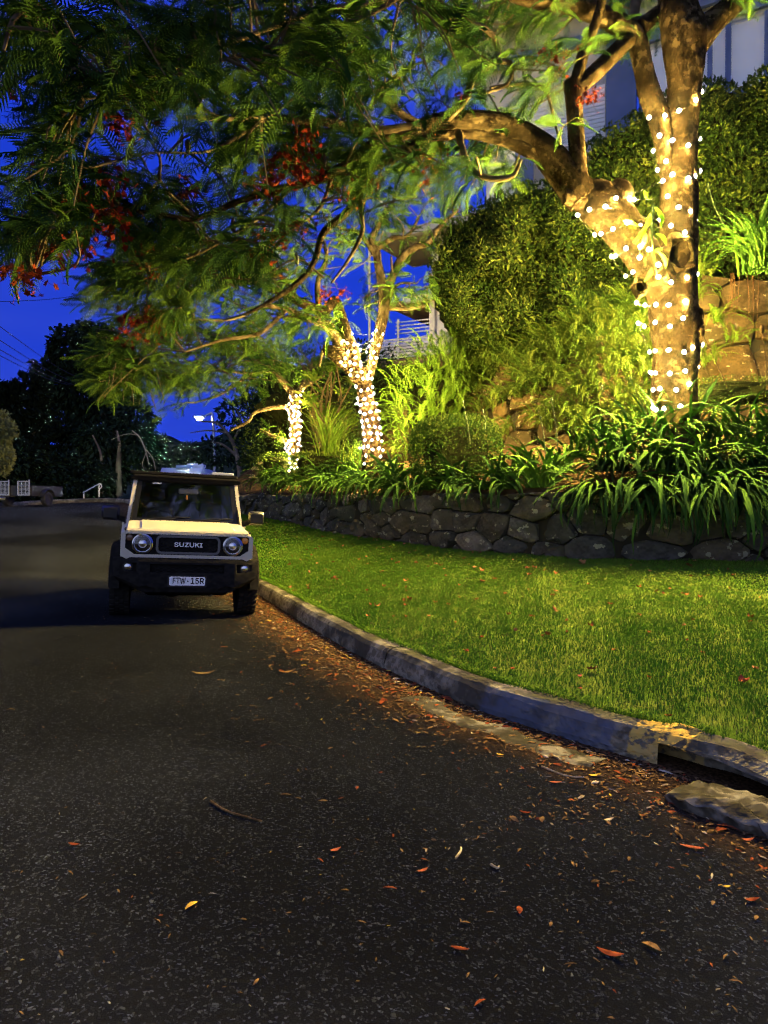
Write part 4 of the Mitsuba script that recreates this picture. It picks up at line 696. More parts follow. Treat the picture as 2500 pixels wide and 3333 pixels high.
FE = [fern(d, r) for d in (1.1, 1.5, 1.9, 2.3, 2.7)]; FEP = [proto(m) for m in FE]
def fern_clump(p, toward, n, L, mats, label, group, parts, spread=1.0, name='fern', cat_='fern'):
    k = thing(name, label, cat_, group); azo = math.atan2(toward[1], toward[0]); bk = {}
    for j in range(n):
        az = azo + r.normal(0, .85) * spread; i = int(r.integers(len(FE))); l = L * r.uniform(.55, 1.3); b = mats[int(r.integers(len(mats)))]; M = tr(np.asarray(p) + r.normal(0, .05, 3)) @ rotz(az - math.pi / 2) @ rotx(r.normal(-.15, .25)) @ roty(r.normal(0, .2)) @ sc(l)
        if parts: inst('frond', FEP[i], M, b, k)
        else: bk.setdefault(b, []).append(xf(FE[i], M))
    if bk:
        ck = lab(key('fronds', k), None, None, None, 'stuff')
        for i, (b, ms) in enumerate(bk.items()): scene[f'{ck}__{i + 1:03d}'] = mikit.ply(cat(ms), b)
    return k
s_px = lambda x: float(np.interp(-x, -px(np.column_stack([WL + WN * RB, wall_z(WL[:, 1]) + 3]))[0][60:], WS[60:]))
for j in range(165):
    x = r.uniform(985, 1420) if j < 120 else r.uniform(1170, 1425); s = s_px(x); h = rockH(s) * ((1 - abs(r.normal(0, .33))) if j < 120 else r.uniform(.15, .7)) + .05
    if h < .3: continue
    p = rock_place(np.array([[s, h, r.uniform(.14, .22)]]))[0]; i = int(np.searchsorted(WS, s)); fern_clump(p, -WN[i], int(r.integers(12, 20)), r.uniform(.45, .7), ['fern_a', 'fern_b'], 'yellow green fishbone fern hanging on the sandstone rock wall left of the thick trunk', 'fishbone ferns on the rock wall', j % 5 == 0)
for j in range(46):
    x = r.uniform(1000, 1420); s = s_px(x); i = int(np.searchsorted(WS, s)); o = RB + r.uniform(.2, .9); z = wall_z(WL[i, 1]) + 1.55 + rockH(s) + .05
    fern_clump(np.r_[WL[i] + WN[i] * o, z], -WN[i], 16, r.uniform(.55, .75), ['fern_a', 'fern_a', 'fern_b'], 'fishbone fern on top of the rock wall at the foot of the tall hedge', 'ferns on top of the rock wall', False, 1.3)
for ic_, (x, h, n, L) in enumerate(((1530, .5, 18, .6), (1555, .72, 18, .6), (1515, .85, 16, .55), (1590, .62, 16, .55), (1525, .98, 16, .6), (1550, .25, 10, .4))):
    s = s_px(x); p = rock_place(np.array([[s, rockH(s) * h, .2]]))[0]; i = int(np.searchsorted(WS, s)); fern_clump(p, -WN[i], n, L, ['fern_b', 'fern_bright'], 'bright green fern on the rocks right of the thick trunk, ' + ('fifth from the top', 'third from the top', 'second from the top', 'fourth from the top', 'topmost', 'lowest')[ic_], 'ferns right of the thick trunk', True)
# the bright soft fern mound
fm = thing('fern_mound', 'large glowing yellow green mound of soft drooping ferns behind the middle wrapped trunk', 'fern'); cen = P(935, 870, 15.9); rad = np.array([1.05, .9, 1.55]); Ms = []
for j in range(620):
    d = r.normal(0, 1, 3); d[1] = -abs(d[1]) if r.uniform() < .8 else d[1]; d /= np.linalg.norm(d); p = cen + d * rad * r.uniform(.55, 1.0) + np.array([.35, 0, 0]) * d[2]; az = math.atan2(d[1] - .2, d[0] - .15) + r.normal(0, .5)
    Ms.append((tr(p) @ rotz(az - math.pi / 2) @ rotx(r.normal(-.1, .3)) @ sc(r.uniform(.45, .85)), int(r.choice(len(FE), p=[.08, .17, .3, .25, .2])), p[1]))
od = np.argsort([m[2] for m in Ms])
for j in od[:220]: inst('frond', FEP[Ms[j][1]], Ms[j][0], 'fern_bright', fm)
put('fronds', cat([xf(FE[Ms[j][1]], Ms[j][0]) for j in od[220:]]), 'fern_bright', fm, kind='stuff')
ic = trimesh.creation.icosphere(3, 1.0); cv = np.array(ic.vertices)
def blob(c, rad, amp=.25, f=2.0, seed=0): return cv * rad * (1 + amp * 2 * (meshkit.fbm(cv * f + seed, 3, seed) - .5))[:, None] + c, np.array(ic.faces)
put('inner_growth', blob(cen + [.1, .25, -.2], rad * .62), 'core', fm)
# leafy hedges
def leaf4(w=.45, cup=.25): return np.array([[0, 0, 0], [-w / 2, .5, cup * .4], [0, .5, 0], [w / 2, .5, cup * .4], [0, 1, -.12]]), np.array([[0, 2, 1], [0, 3, 2], [1, 2, 4], [2, 3, 4]])
LF = leaf4(); LFP = proto(LF)
def leafy(k, pts, nrm, size, mats, probs, nparts, up=.5, part='leaf', rosette=0):
    """leaves of about this size at the points, facing outward and up"""
    n = len(pts); Ms = []
    for j in range(n):
        d = nrm[j] + r.normal(0, .75, 3) + np.array([0, 0, up]); Ms.append(frame(pts[j], d, nrm[j] * .6 + r.normal(0, .5, 3) + [0, 0, .5]) @ sc(size * r.uniform(.45, 1.5)))
    b = r.choice(len(mats), p=probs, size=n); order = np.argsort(pts[:, 1]) if nparts else np.arange(n); top = order[r.permutation(min(n, nparts * 3))[:nparts]] if nparts else []; ts = set(int(t) for t in top)
    for j in top: inst(part, LFP, Ms[j], mats[b[j]], k)
    ck = lab(key('foliage', k), None, None, None, 'stuff'); rest = np.array([j for j in range(n) if j not in ts]); Ms = np.array(Ms)
    for i, m in enumerate(mats):
        q = rest[b[rest] == i]
        if len(q): scene[f'{ck}__{i + 1:03d}'] = mikit.ply(bake(LF, Ms[q]), m)
def hedge_sheet(name, label, cat_, poly, Zf, n, size, mats, probs, nparts, thick=.7, lump=.85, up=.5, sprig=0.0):
    k = thing(name, label, cat_); pg = sg.Polygon(poly); x0, y0, x1, y1 = pg.bounds; X = r.uniform(x0, x1, n * 3); Y = r.uniform(y0, y1, n * 3)
    import shapely
    m = shapely.contains_xy(pg.buffer(4), X, Y); X, Y = X[m][:n], Y[m][:n]; e = np.minimum(shapely.distance(shapely.points(X, Y), pg.exterior) / 70.0, 1)
    def depth(X, Y, e): return Zf(X) + .9 * (1 - np.sqrt(1 - (1 - e) ** 2)) - lump * 2 * (meshkit.fbm(np.stack([X * .018, Y * .018, X * 0], -1), 3, 6) - .5)
    Zs = depth(X, Y, e) + thick * r.uniform(0, 1, len(X)) ** 2; rr = (X - 829.5)[:, None] * K / FOC * np.array([1.0, 0, 0]) + _f + (1106 - Y)[:, None] * K / FOC * _u; pts = EYE + rr * (Zs / rr[:, 1])[:, None]
    h = 6.0; gz = (depth(X + h, Y, e) - depth(X - h, Y, e)) / (2 * h * .000655 * 13); gy = (depth(X, Y + h, e) - depth(X, Y - h, e)) / (2 * h * .000655 * 13)
    nr = np.stack([gz, -np.ones(len(X)), -gy], 1); nr /= np.linalg.norm(nr, axis=1, keepdims=True); leafy(k, pts, nr, size, mats, probs, nparts, up)
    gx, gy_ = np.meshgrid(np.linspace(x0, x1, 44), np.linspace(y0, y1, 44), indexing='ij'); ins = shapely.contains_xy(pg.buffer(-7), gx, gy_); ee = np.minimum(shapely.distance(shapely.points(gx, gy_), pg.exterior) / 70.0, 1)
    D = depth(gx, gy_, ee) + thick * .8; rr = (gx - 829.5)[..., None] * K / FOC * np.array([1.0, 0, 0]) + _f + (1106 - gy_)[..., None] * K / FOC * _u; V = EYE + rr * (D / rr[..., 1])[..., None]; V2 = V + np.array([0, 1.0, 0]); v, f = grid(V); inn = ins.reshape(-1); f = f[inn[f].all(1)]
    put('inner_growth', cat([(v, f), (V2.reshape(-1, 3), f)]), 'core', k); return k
hedge_sheet('hedge', 'tall dark glossy leaved hedge left of the thick trunk above the ferns', 'hedge', [(925, 575), (938, 520), (960, 490), (1010, 455), (1075, 420), (1140, 396), (1215, 392), (1270, 405), (1320, 470), (1372, 560), (1385, 670), (1300, 700), (1180, 725), (1080, 740), (1010, 760), (965, 700), (935, 640)], lambda x: 14.6 - (x - 925) * .0042, 21000, .085, ['hedge_a', 'hedge_b'], [.72, .28], 260)
hedge_sheet('hedge', 'dark glossy leaved hedge behind and right of the thick trunk, below the house windows', 'hedge', [(1255, 330), (1300, 285), (1345, 262), (1400, 222), (1450, 205), (1500, 185), (1545, 172), (1600, 195), (1645, 150), (1760, 140), (1760, 620), (1660, 600), (1560, 600), (1500, 660), (1420, 640), (1360, 540), (1320, 450), (1280, 400)], lambda x: 13.4 - (x - 1255) * .0022, 24000, .09, ['hedge_a', 'hedge_b'], [.72, .28], 260)
def mound(name, label, c, rad, n, size, mats, probs, nparts=0, amp=.12, sq=.6, group=None):
    """a clipped or rounded shrub"""
    k = thing(name, label, 'shrub', group); d = r.normal(0, 1, (n, 3)); d /= np.linalg.norm(d, axis=1, keepdims=True); e = np.sign(d) * np.abs(d) ** sq; e /= (np.abs(e) ** (2 / sq)).sum(1, keepdims=True) ** (sq / 2)
    s = (1 + amp * 2 * (meshkit.fbm(e * 2.4, 3, int(abs(c[0]) * 7)) - .5)) * (1 - .22 * r.uniform(size=n) ** 2); pts = np.asarray(c) + e * rad * s[:, None]; m = pts[:, 2] > c[2] - rad[2] * .95; leafy(k, pts[m], d[m], size, mats, probs, nparts)
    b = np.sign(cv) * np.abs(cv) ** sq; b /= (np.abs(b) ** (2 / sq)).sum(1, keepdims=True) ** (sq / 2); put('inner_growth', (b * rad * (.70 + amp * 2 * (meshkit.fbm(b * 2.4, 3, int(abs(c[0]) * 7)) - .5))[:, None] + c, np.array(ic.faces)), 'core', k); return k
mound('clipped_hedge', 'rounded clipped hedge of tiny leaves behind the dark agapanthus', P(985, 985, 12.3), np.array([.80, .65, .70]), 17000, .045, ['box_leaf', 'hedge_b'], [.8, .2], 200, .10, .7)
mound('shrub', 'low clipped lit shrub between the two wrapped trunks', P(690, 1008, 17.2), np.array([.75, .5, .35]), 2200, .06, ['box_leaf', 'hedge_b'], [.6, .4], 60)
mound('shrub', 'small shrub at the foot of the farthest wrapped trunk', P(600, 1010, 19.6), np.array([.55, .5, .4]), 1800, .06, ['box_leaf', 'hedge_b'], [.6, .4], 60)
mound('shrub', 'low lit ground cover under the golden rocks at the right edge', P(1580, 850, 10.8), np.array([.9, .5, .22]), 3000, .035, ['box_leaf', 'hedge_b'], [.5, .5], 60)
mound('shrub', 'dark leafy shrub filling the bank behind the two far wrapped trunks', P(690, 890, 23.5), np.array([2.7, 1.6, 2.4]), 9000, .12, ['dark_leaf', 'hedge_a'], [.6, .4], 0, .3)
mound('shrub', 'dim shrub under the balcony between the middle trunk and the fern mound', P(850, 885, 19.8), np.array([1.5, 1.0, 1.15]), 4500, .10, ['dark_leaf', 'hedge_a'], [.6, .4], 0, .3)
# frangipani with rosettes of long leaves
fr = thing('frangipani', 'bare branched frangipani with leaf rosettes between the two far wrapped trunks', 'shrub'); bs = P(700, 965, 18.6)
for j in range(26):
    e = P(r.uniform(655, 768), r.uniform(785, 915), r.uniform(17.8, 19.4)); m = bs * .45 + e * .55 + np.r_[r.normal(0, .15, 2), -.1]; q = spline([bs + np.r_[r.normal(0, .15, 2), 0], m, e], 8); b = put('branch', tube(q, np.linspace(.035, .018, 8), 6), 'twig_bark', fr, smooth=True)
    ms = [xf(leaf_mesh(.36, .09, -.5), frame(e, (math.cos(a), math.sin(a), r.uniform(.1, .7))) @ rotz(math.pi / 2) @ tr(.18, 0, 0)) for a in np.linspace(0, 6.28, 10)[:-1] + r.uniform(0, 1)]; put('leaf_rosette', cat(ms), 'fern_a' if j % 3 else 'fern_b', b)
# upright grassy clump and strap clump on the rocks
def tuft(name, label, c, n, L, w, mats, arch, spread, parts):
    k = thing(name, label, 'plant'); bk = {}
    for j in range(n):
        i = int(r.choice(arch)); l = L * r.uniform(.6, 1.2); M = tr(np.asarray(c) + np.r_[r.normal(0, .1, 2), 0]) @ rotz(r.uniform(*spread)) @ rotx(r.normal(0, .2)) @ sc(l * w, l, l); b = mats[int(r.integers(len(mats)))]
        if parts: inst('leaf', SP[i], M, b, k)
        else: bk.setdefault(b, []).append(xf(SL[i], M))
    if bk:
        ck = lab(key('foliage', k), None, None, None, 'stuff')
        for i, (b, ms) in enumerate(bk.items()): scene[f'{ck}__{i + 1:03d}'] = mikit.ply(cat(ms), b, True)
    return k
tuft('grass_clump', 'tall upright grassy clump between the two far wrapped trunks', P(712, 985, 17.0), 110, 1.25, .4, ['fern_b', 'fern_bright'], [0, 0, 1], (0, 6.28), True)
tuft('grass_clump', 'fine pale grassy clump next to the foot of the middle trunk', P(765, 1000, 15.4), 70, .6, .4, ['fern_b', 'strap_pale'], [0, 1, 2], (0, 6.28), False)
sk = tuft('strap_plant', 'large bright strap leaved plant perched on the golden rocks at the right edge', P(1640, 585, 10.9), 150, 1.1, .8, ['strap_mid', 'strap_pale'], [0, 1, 2, 3, 3, 4, 4, 5, 5], (.6, 5.2), True)
for x, y, x0, y0 in ((1530, 400, 1572, 500), (1652, 440, 1640, 520)): stalk(sk, [P(x0, y0, 11), P((x + x0) / 2 - 6, (y + y0) / 2, 11), P(x, y, 11)], .010, (bud[0] * [.014, .014, .04], bud[1]), 'stem', 'stem')
for j in range(9):
    x = r.uniform(1575, 1640); q = spline([P(x, 590, 11.2), P(x + r.normal(0, 6), 650, 10.95), P(x + r.normal(-12, 10), r.uniform(680, 740), 10.9)], 9); put('root', tube(q, np.linspace(.007, .002, 9), 4), 'root', sk, smooth=True)
# water shoot on the thick trunk
sh = thing('trunk_shoot', 'pale green leafy shoot sprouting in the fork of the thick trunk', 'plant')
put('stem', tube(spline([P(1420, 600, 9.8), P(1412, 545, 9.72), P(1408, 500, 9.7), P(1412, 440, 9.7)], 12), .012, 6), 'stem', sh, smooth=True)
for x, y, dx, dy in ((1408, 455, -14, 30), (1415, 440, 12, 34), (1402, 430, -6, -14), (1400, 480, -22, 28), (1384, 485, -26, -10), (1420, 500, 16, 20), (1412, 545, 14, -6), (1410, 575, -12, 22), (1424, 540, 12, 26), (1395, 495, -8, 30), (1425, 450, 3, 26)):
    a, b = P(x, y, 9.7), P(x + dx * 1.4, y + dy * 1.4, 9.66); put('leaf', xf(leaf_mesh(np.linalg.norm(b - a), .07, -.4), frame((a + b) / 2, b - a, (0, -1, .3)) @ rotz(math.pi / 2)), 'fern_bright', sh, smooth=True)
# ---------------------------------------------------------------- house above the hedges
mat('white_paint', vary((.74, .74, .73), (.80, .80, .79), 1.5), .5); mat('blue_paint', vary((.07, .11, .26), (.10, .14, .31), 1.5), .5); mat('pale_wall', vary((.42, .42, .40), (.52, .52, .50), 1.0), .8)
mat('deck_wood', vary((.16, .10, .05), (.25, .16, .09), 4), .7); mat('soffit', (.30, .27, .23), .8); mat('roof_sheet', (.12, .13, .15), .5); mat('curtain', (.8, .8, .8), .9)
scene['pane'] = {'type': 'thindielectric', 'int_ior': 1.5}
hs = thing('house', 'blue and white weatherboard house with large windows above the hedges at top right', 'house')
A, B, C, D = [np.array(P(x, 200, Z)[:2]) for x, Z in ((1050, 19.4), (1312, 18.0), (1372, 17.65), (1760, 15.7))]
def facade(p, q, z0, z1, t0=0.0, t1=1.0, f=0.0, th=.12):
    """a slab of wall from p to q, its outer face f metres in front of the line"""
    d = (q - p) / np.linalg.norm(q - p); n = np.array([d[1], -d[0]]); a, b = p + (q - p) * t0, p + (q - p) * t1; n = -n if n[1] > 0 else n
    c = [a + n * f, b + n * f, b + n * (f - th), a + n * (f - th)]; return hull([(x, y, z) for x, y in c for z in (z0, z1)])
zt = lambda x, y, Z: float(P(x, y, Z)[2])
zE = zt(1551, 66, 17.0)                                        # underside of the eave band
put('wall', facade(A, B, 5.5, zE + 1.4), 'pale_wall', hs, label='pale wall behind the tree')
zb0, zb1 = zt(1312, 268, 18), zt(1312, 172, 18)
for i in range(13):
    z = zb0 - .35 + i * .105; put('weatherboard', xf(facade(A, B, z, z + .085, .12, .985, .05, .03), np.eye(4)), 'white_paint', hs)
put('corner_panel', facade(B, C, 5.5, zE + 1.4, -.02, 1.0, .07), 'blue_paint', hs, label='blue corner panel'); put('corner_trim', facade(B, C, 5.5, zE + 1.4, .93, 1.06, .11), 'blue_paint', hs)
zs, zh = zt(1600, 215, 16.8), zt(1551, 76, 17.0)
put('wall', facade(C, D, 5.5, zs), 'blue_paint', hs); put('wall', facade(C, D, zh, zE + 1.4), 'pale_wall', hs, label='pale wall above the windows')
put('eave_band', facade(C, D, zE - .02, zE + .26, -.03, 1, .10), 'blue_paint', hs); put('eave_band', facade(C, D, zE + .36, zE + .60, -.03, 1, .20), 'blue_paint', hs); put('eave_band', facade(A, C, zE + .36, zE + .60, 0, 1.0, .18), 'blue_paint', hs)
put('roof', facade(A + [-1, 0], D, zE + 1.4, zE + 1.55, -.02, 1.02, .8, 6.0), 'roof_sheet', hs)
for a, b in ((.04, .235), (.265, .43), (.455, .53), (.56, .74), (.77, .98)):
    w = put('window', cat([facade(C, D, zs, zh, a - .014, a, .05, .1), facade(C, D, zs, zh, b, b + .014, .05, .1), facade(C, D, zs - .07, zs, a - .014, b + .014, .06, .12)]), 'blue_paint', hs)
    put('pane', facade(C, D, zs, zh, a, b, -.02, .006), 'pane', w); put('blind', facade(C, D, zs, zh, a, b, -.12, .01), 'curtain', w)
# glimpses of the lower storey left of the leaning limb
E0, E1 = np.array(P(1056, 350, 19.0)[:2]), np.array(P(1155, 350, 18.6)[:2])
put('wall', facade(E0, E1, 5.5, zt(1100, 290, 18.8), 0, .62, .3), 'white_paint', hs, label='white lower wall'); put('post', facade(E0, E1, 5.5, zt(1100, 340, 18.8) + .1, .62, 1.0, .34), 'blue_paint', hs, label='blue post')
# ---------------------------------------------------------------- white balcony
bc = thing('balcony', 'white slatted house balcony with posts seen between the middle tree and the hedge', 'balcony')
b0, b1, b2 = [np.array(P(x, 700, Z)[:2]) for x, Z in ((790, 24.6), (936, 23.6), (1010, 22.6))]
z0, z1 = zt(880, 772, 24), zt(880, 728, 24)
for i in range(7):
    z = z0 + i * (z1 - z0) / 7; put('slat', facade(b0, b1, z, z + .072, 0, 1, .03, .03), 'white_paint', bc); put('slat', facade(b1, b2, z + .02, z + .10, 0, 1, .03, .03), 'white_paint', bc)
for i in range(4):
    z = z1 + .12 + i * .125; put('rail', facade(b0, b1, z, z + .035, .45, 1, .03, .04), 'white_paint', bc); put('rail', facade(b1, b2, z, z + .035, .3, 1, .03, .04), 'white_paint', bc)
for x, Z, w, ya, yb in ((860, 24.0, 5, 690, 785), (798, 24.5, 6, 520, 785), (933, 23.6, 11, 590, 780), (949, 23.4, 8, 645, 760), (963, 23.2, 9, 600, 745)):
    p, q, h = P(x - w / 2, ya, Z), P(x + w / 2, yb, Z), .09; put('post', box(p[0], q[0], Z - h, Z + h, q[2], p[2], .01), 'white_paint', bc)
put('deck', facade(b0, b2, z0 - .32, z0 - .1, 0, 1, .1, 3.0), 'deck_wood', bc)
for i in range(5): put('deck_joist', facade(b0, b1, z0 - .50 - .10 * (i % 2), z0 - .34, .05 + .2 * i, .09 + .2 * i, .05, 2.6), 'deck_wood', bc)
put('beam', facade(b0, b2, zt(936, 652, 23.6), zt(936, 640, 23.6), .4, 1.0, .12, .2), 'white_paint', bc); put('ceiling', facade(b0, b2, zt(936, 652, 23.6) + .02, zt(936, 640, 23.6) - .04, .2, 1.1, -.1, 3.0), 'deck_wood', bc)
put('upper_beam', facade(b0, b2, zt(862, 519, 24), zt(862, 503, 24), .05, 1.1, .2, .25), 'pale_wall', bc); put('upper_ceiling', facade(b0, b2, zt(862, 512, 24), zt(862, 500, 24), .05, 1.1, -.06, 3.0), 'soffit', bc)
for i in range(9): put('louvre', xf(box(-.16, .16, -.012, .012, -.05, .05), tr(P(956, 668 + i * 9, 23.3)) @ rotz(-.2) @ roty(-.75)), 'white_paint', bc)
w0 = P(940, 510, 23.9); wn = put('window', box(w0[0] - .28, w0[0] + .12, w0[1], w0[1] + .08, zt(940, 540, 23.9), zt(940, 482, 23.9)), 'blue_paint', bc); put('pane', box(w0[0] + .02, w0[0] + .95, w0[1] - .02, w0[1], zt(940, 560, 23.9), zt(940, 478, 23.9)), 'curtain', wn)
put('wall', box(w0[0] - .1, w0[0] + 2.6, w0[1] + .1, w0[1] + .25, 4.8, zt(940, 470, 23.9)), 'white_paint', bc)

# ---------------------------------------------------------------- far trees, hills, street lamp, caravan, trailer
r = np.random.default_rng(29)
leafmat('far_leaf', vary((.010, .022, .014), (.022, .04, .024), .5), .35, .6); leafmat('far_leaf_black', (.007, .012, .008), .3, .7); leafmat('grey_leaf', vary((.09, .115, .07), (.15, .17, .09), 2), .4, .6); mat('far_bark', vary((.10, .08, .06), (.17, .14, .11), 3), .9)
def far_tree(label, trunks, blobs, n, size, mats, name='far_tree', lean=.5, cat_='tree'):
    k = thing(name, label, cat_)
    q, m = limb(trunks, None, 8, .1, 5); put('trunk', m, 'far_bark', k, smooth=55)
    vol = np.array([b[3] * b[4] for b in blobs]); cnt = np.maximum((n * vol / vol.sum()).astype(int), 30); pts, nr = [], []
    for (x, y, Z, rx, ry), c in zip(blobs, cnt):
        cpt = P(x, y, Z); s = K / FOC * Z; d = r.normal(0, 1, (c, 3)); d /= np.linalg.norm(d, axis=1, keepdims=True); rad = np.array([rx * s, min(rx, ry) * s, ry * s]); f = (1 + .5 * (meshkit.fbm(d * 2.2 + x, 3, 2) - .5) * 2) * r.uniform(.35, 1, c) ** .4; pts.append(cpt + d * rad * f[:, None]); nr.append(d)
    pts, nr = np.vstack(pts), np.vstack(nr); b = r.choice(len(mats), size=len(pts)); Ms = np.array([frame(p, d + r.normal(0, .7, 3) + [0, 0, -lean], r.normal(0, 1, 3)) @ sc(size * r.uniform(.5, 1.4)) for p, d in zip(pts, nr)]); ck = lab(key('crown', k), None, None, None, 'stuff')
    for i, m in enumerate(mats):
        if (b == i).any(): scene[f'{ck}__{i + 1:03d}'] = mikit.ply(bake(LF, Ms[b == i]), m)
    return k
far_tree('tall dark casuarina behind the bend of the road, left of the parked vehicle', [(250, 1075, 40, 15), (252, 1000, 40, 13), (245, 930, 40, 12), (190, 850, 40, 9), (160, 760, 40, 6), (165, 720, 40, 3)], [(150, 760, 40, 45, 52), (180, 730, 40, 30, 36), (120, 820, 40, 42, 48), (185, 830, 40, 55, 60), (130, 900, 40, 62, 50), (215, 900, 40, 50, 45), (220, 780, 41, 40, 70), (255, 850, 41, 40, 60), (240, 730, 41, 24, 30)], 11000, .42, ['far_leaf', 'far_leaf_black'], lean=1.2)
far_tree('black leafy tree against the sky at the far left', [(60, 1085, 36, 14), (62, 1000, 36, 12), (75, 930, 36, 9), (88, 890, 36, 5)], [(30, 880, 36, 55, 45), (0, 920, 36, 50, 70), (70, 845, 36, 32, 30), (-40, 880, 36, 60, 60), (85, 890, 36, 18, 16), (40, 950, 36, 60, 40)], 6500, .42, ['far_leaf_black'], lean=.2)
far_tree('dark undergrowth thicket beyond the handrail at the bend', [(120, 1082, 34, 5), (112, 1040, 34, 4), (100, 1000, 34, 3)], [(60, 1030, 34, 80, 55), (150, 1035, 35, 75, 50), (220, 1010, 38, 60, 60), (20, 1000, 33, 60, 60), (120, 960, 38, 90, 50)], 8000, .36, ['far_leaf', 'far_leaf_black'], 'far_thicket', .6, 'thicket')
far_tree('pair of pale bare trunks standing behind the handrail', [(258, 1072, 37, 13), (256, 1010, 37, 12), (258, 960, 37, 8), (252, 930, 37, 4)], [(300, 960, 38, 46, 40), (290, 905, 39, 40, 40)], 2400, .34, ['far_leaf'], lean=.8)
far_tree('thin dark trunked tree left of the pale bare trunks', [(219, 1066, 36, 8), (220, 1010, 36, 7), (216, 975, 36, 5), (200, 940, 36, 3)], [(205, 950, 37, 40, 30)], 900, .3, ['far_leaf'], lean=.8)
far_tree('grey green rounded shrub lit by the street lamp at the left edge', [(-8, 1070, 23, 8), (-6, 1000, 23, 6), (-2, 940, 23, 4)], [(-8, 915, 23, 26, 28), (10, 930, 22.8, 20, 22), (-5, 965, 23, 26, 25), (12, 985, 22.8, 14, 22), (0, 1010, 23, 18, 16)], 4200, .13, ['grey_leaf'], lean=-.2)
far_tree('green rounded bush behind the white caravan', [(380, 1040, 50, 5), (378, 1010, 50, 4)], [(365, 995, 50, 34, 22), (405, 985, 51, 34, 26), (335, 1000, 49, 24, 26), (345, 970, 50, 20, 22)], 3200, .42, ['grey_leaf', 'far_leaf'])
kt = far_tree('sparse half bare tree right of the street lamp pole', [(520, 1060, 33, 14), (515, 1000, 33, 11), (500, 950, 33, 8), (470, 915, 33, 5), (430, 910, 33, 2)], [(520, 900, 34, 50, 40), (560, 860, 34, 40, 50), (470, 975, 34, 40, 30), (540, 980, 34, 40, 50)], 1700, .30, ['far_leaf'], lean=.2)
for sp in ([(512, 985, 33, 8), (480, 960, 33, 5), (455, 955, 33, 2)], [(503, 955, 33, 6), (520, 915, 33, 4), (510, 880, 33, 2)], [(516, 1000, 33, 8), (545, 960, 33, 6), (560, 920, 33, 4), (575, 880, 33, 2)], [(490, 935, 33, 4), (450, 930, 33, 3), (410, 935, 33, 1.5)]): q, m = limb(sp, None, 6, .1, 5); put('branch', m, 'far_bark', kt, smooth=55)
far_tree('dark bushy tree behind the farthest wrapped trunk', [(590, 1060, 26, 10), (585, 980, 26, 8), (580, 920, 26, 5)], [(590, 930, 26, 44, 60), (560, 1000, 26, 36, 40), (620, 880, 27, 40, 50), (655, 960, 27, 36, 60), (575, 865, 27, 24, 30)], 5200, .2, ['dark_leaf', 'far_leaf'])
# pale hanging dead branch
db = thing('dead_branch', 'pale bare dead branch hanging in front of the dark trees left of the caravan', 'branch')
for sp in ([(285, 930, 36, 3), (302, 945, 36, 3), (315, 975, 36, 3), (322, 1005, 36, 2)], [(313, 968, 36, 2), (330, 990, 36, 2), (336, 1015, 36, 1.4)], [(316, 978, 36, 2), (308, 1000, 36, 1.4), (312, 1018, 36, 1)], [(300, 940, 36, 2), (272, 938, 36, 1.5), (240, 950, 36, 1)]): q, m = limb(sp, None, 5, .1, 3); put('twig', m, 'litter_pale', db, smooth=True)
# hills: ridges covered in forest
def hill(label, line, Z0, Z1, seed):
    xs = np.linspace(line[0][0], line[-1][0], 90); ys = np.interp(xs, [l[0] for l in line], [l[1] for l in line]); V = []
    for t in np.linspace(0, 1, 9): Zc = Z0 + (Z1 - Z0) * t; top = np.array([P(x, y, Z1) for x, y in zip(xs, ys)]); bot = np.array([P(x, 1078, Z0) for x in xs]); q = bot + (top - bot) * np.array([t, t, t ** .8]); q[:, 2] += (meshkit.fbm(q * np.array([.22, .22, .22]), 4, seed) - .5) * 5 * (t > .02); V.append(q)
    back = V[-1] + [0, 60, -30]; put('hill', grid(np.stack(V + [back], 1)), 'hill_forest', None, smooth=False, kind='structure', label=label)
mat('hill_forest', vary((.012, .02, .016), (.035, .05, .035), .5), .95, bmp=lambda p, n, uv: fbm(p.x * .9, p.y * .9, p.z * .9, 4), bs=1.2, eps=.05)
hill('dark wooded hill', [(-500, 1010), (-150, 985), (100, 960), (330, 935), (370, 950), (430, 955), (520, 925), (560, 880), (620, 830), (760, 760), (900, 740), (1300, 800)], 150, 260, 3)
# street lamp
sl = thing('street_lamp', 'lit street lamp on a white pole seen through the leaves above the caravan', 'street lamp'); mat('galvanised', (.5, .52, .54), .4, .6)
lp = P(431, 905, 38.0); pb = P(464, 1040, 38.0); put('pole', tube(spline([[pb[0], 38, .2], [pb[0], 38, 2.5], P(460, 905, 38), P(452, 895, 38), lp + [.25, 0, .12]], 24), np.linspace(.09, .05, 24), 8), 'galvanised', sl, smooth=True)
put('lamp_housing', xf(box(-.32, .3, -.14, .14, .06, .2, .05), tr(lp)), 'galvanised', sl)
put('lamp', xf(lathe([(.001, -.11), (.1, -.09), (.17, -.02), (.17, .05), (.001, .06)], 14), tr(lp)), 'bulb_glass', sl, emitter={'type': 'area', 'radiance': {'type': 'rgb', 'value': [.86 * LAMP_L, .94 * LAMP_L, LAMP_L]}})
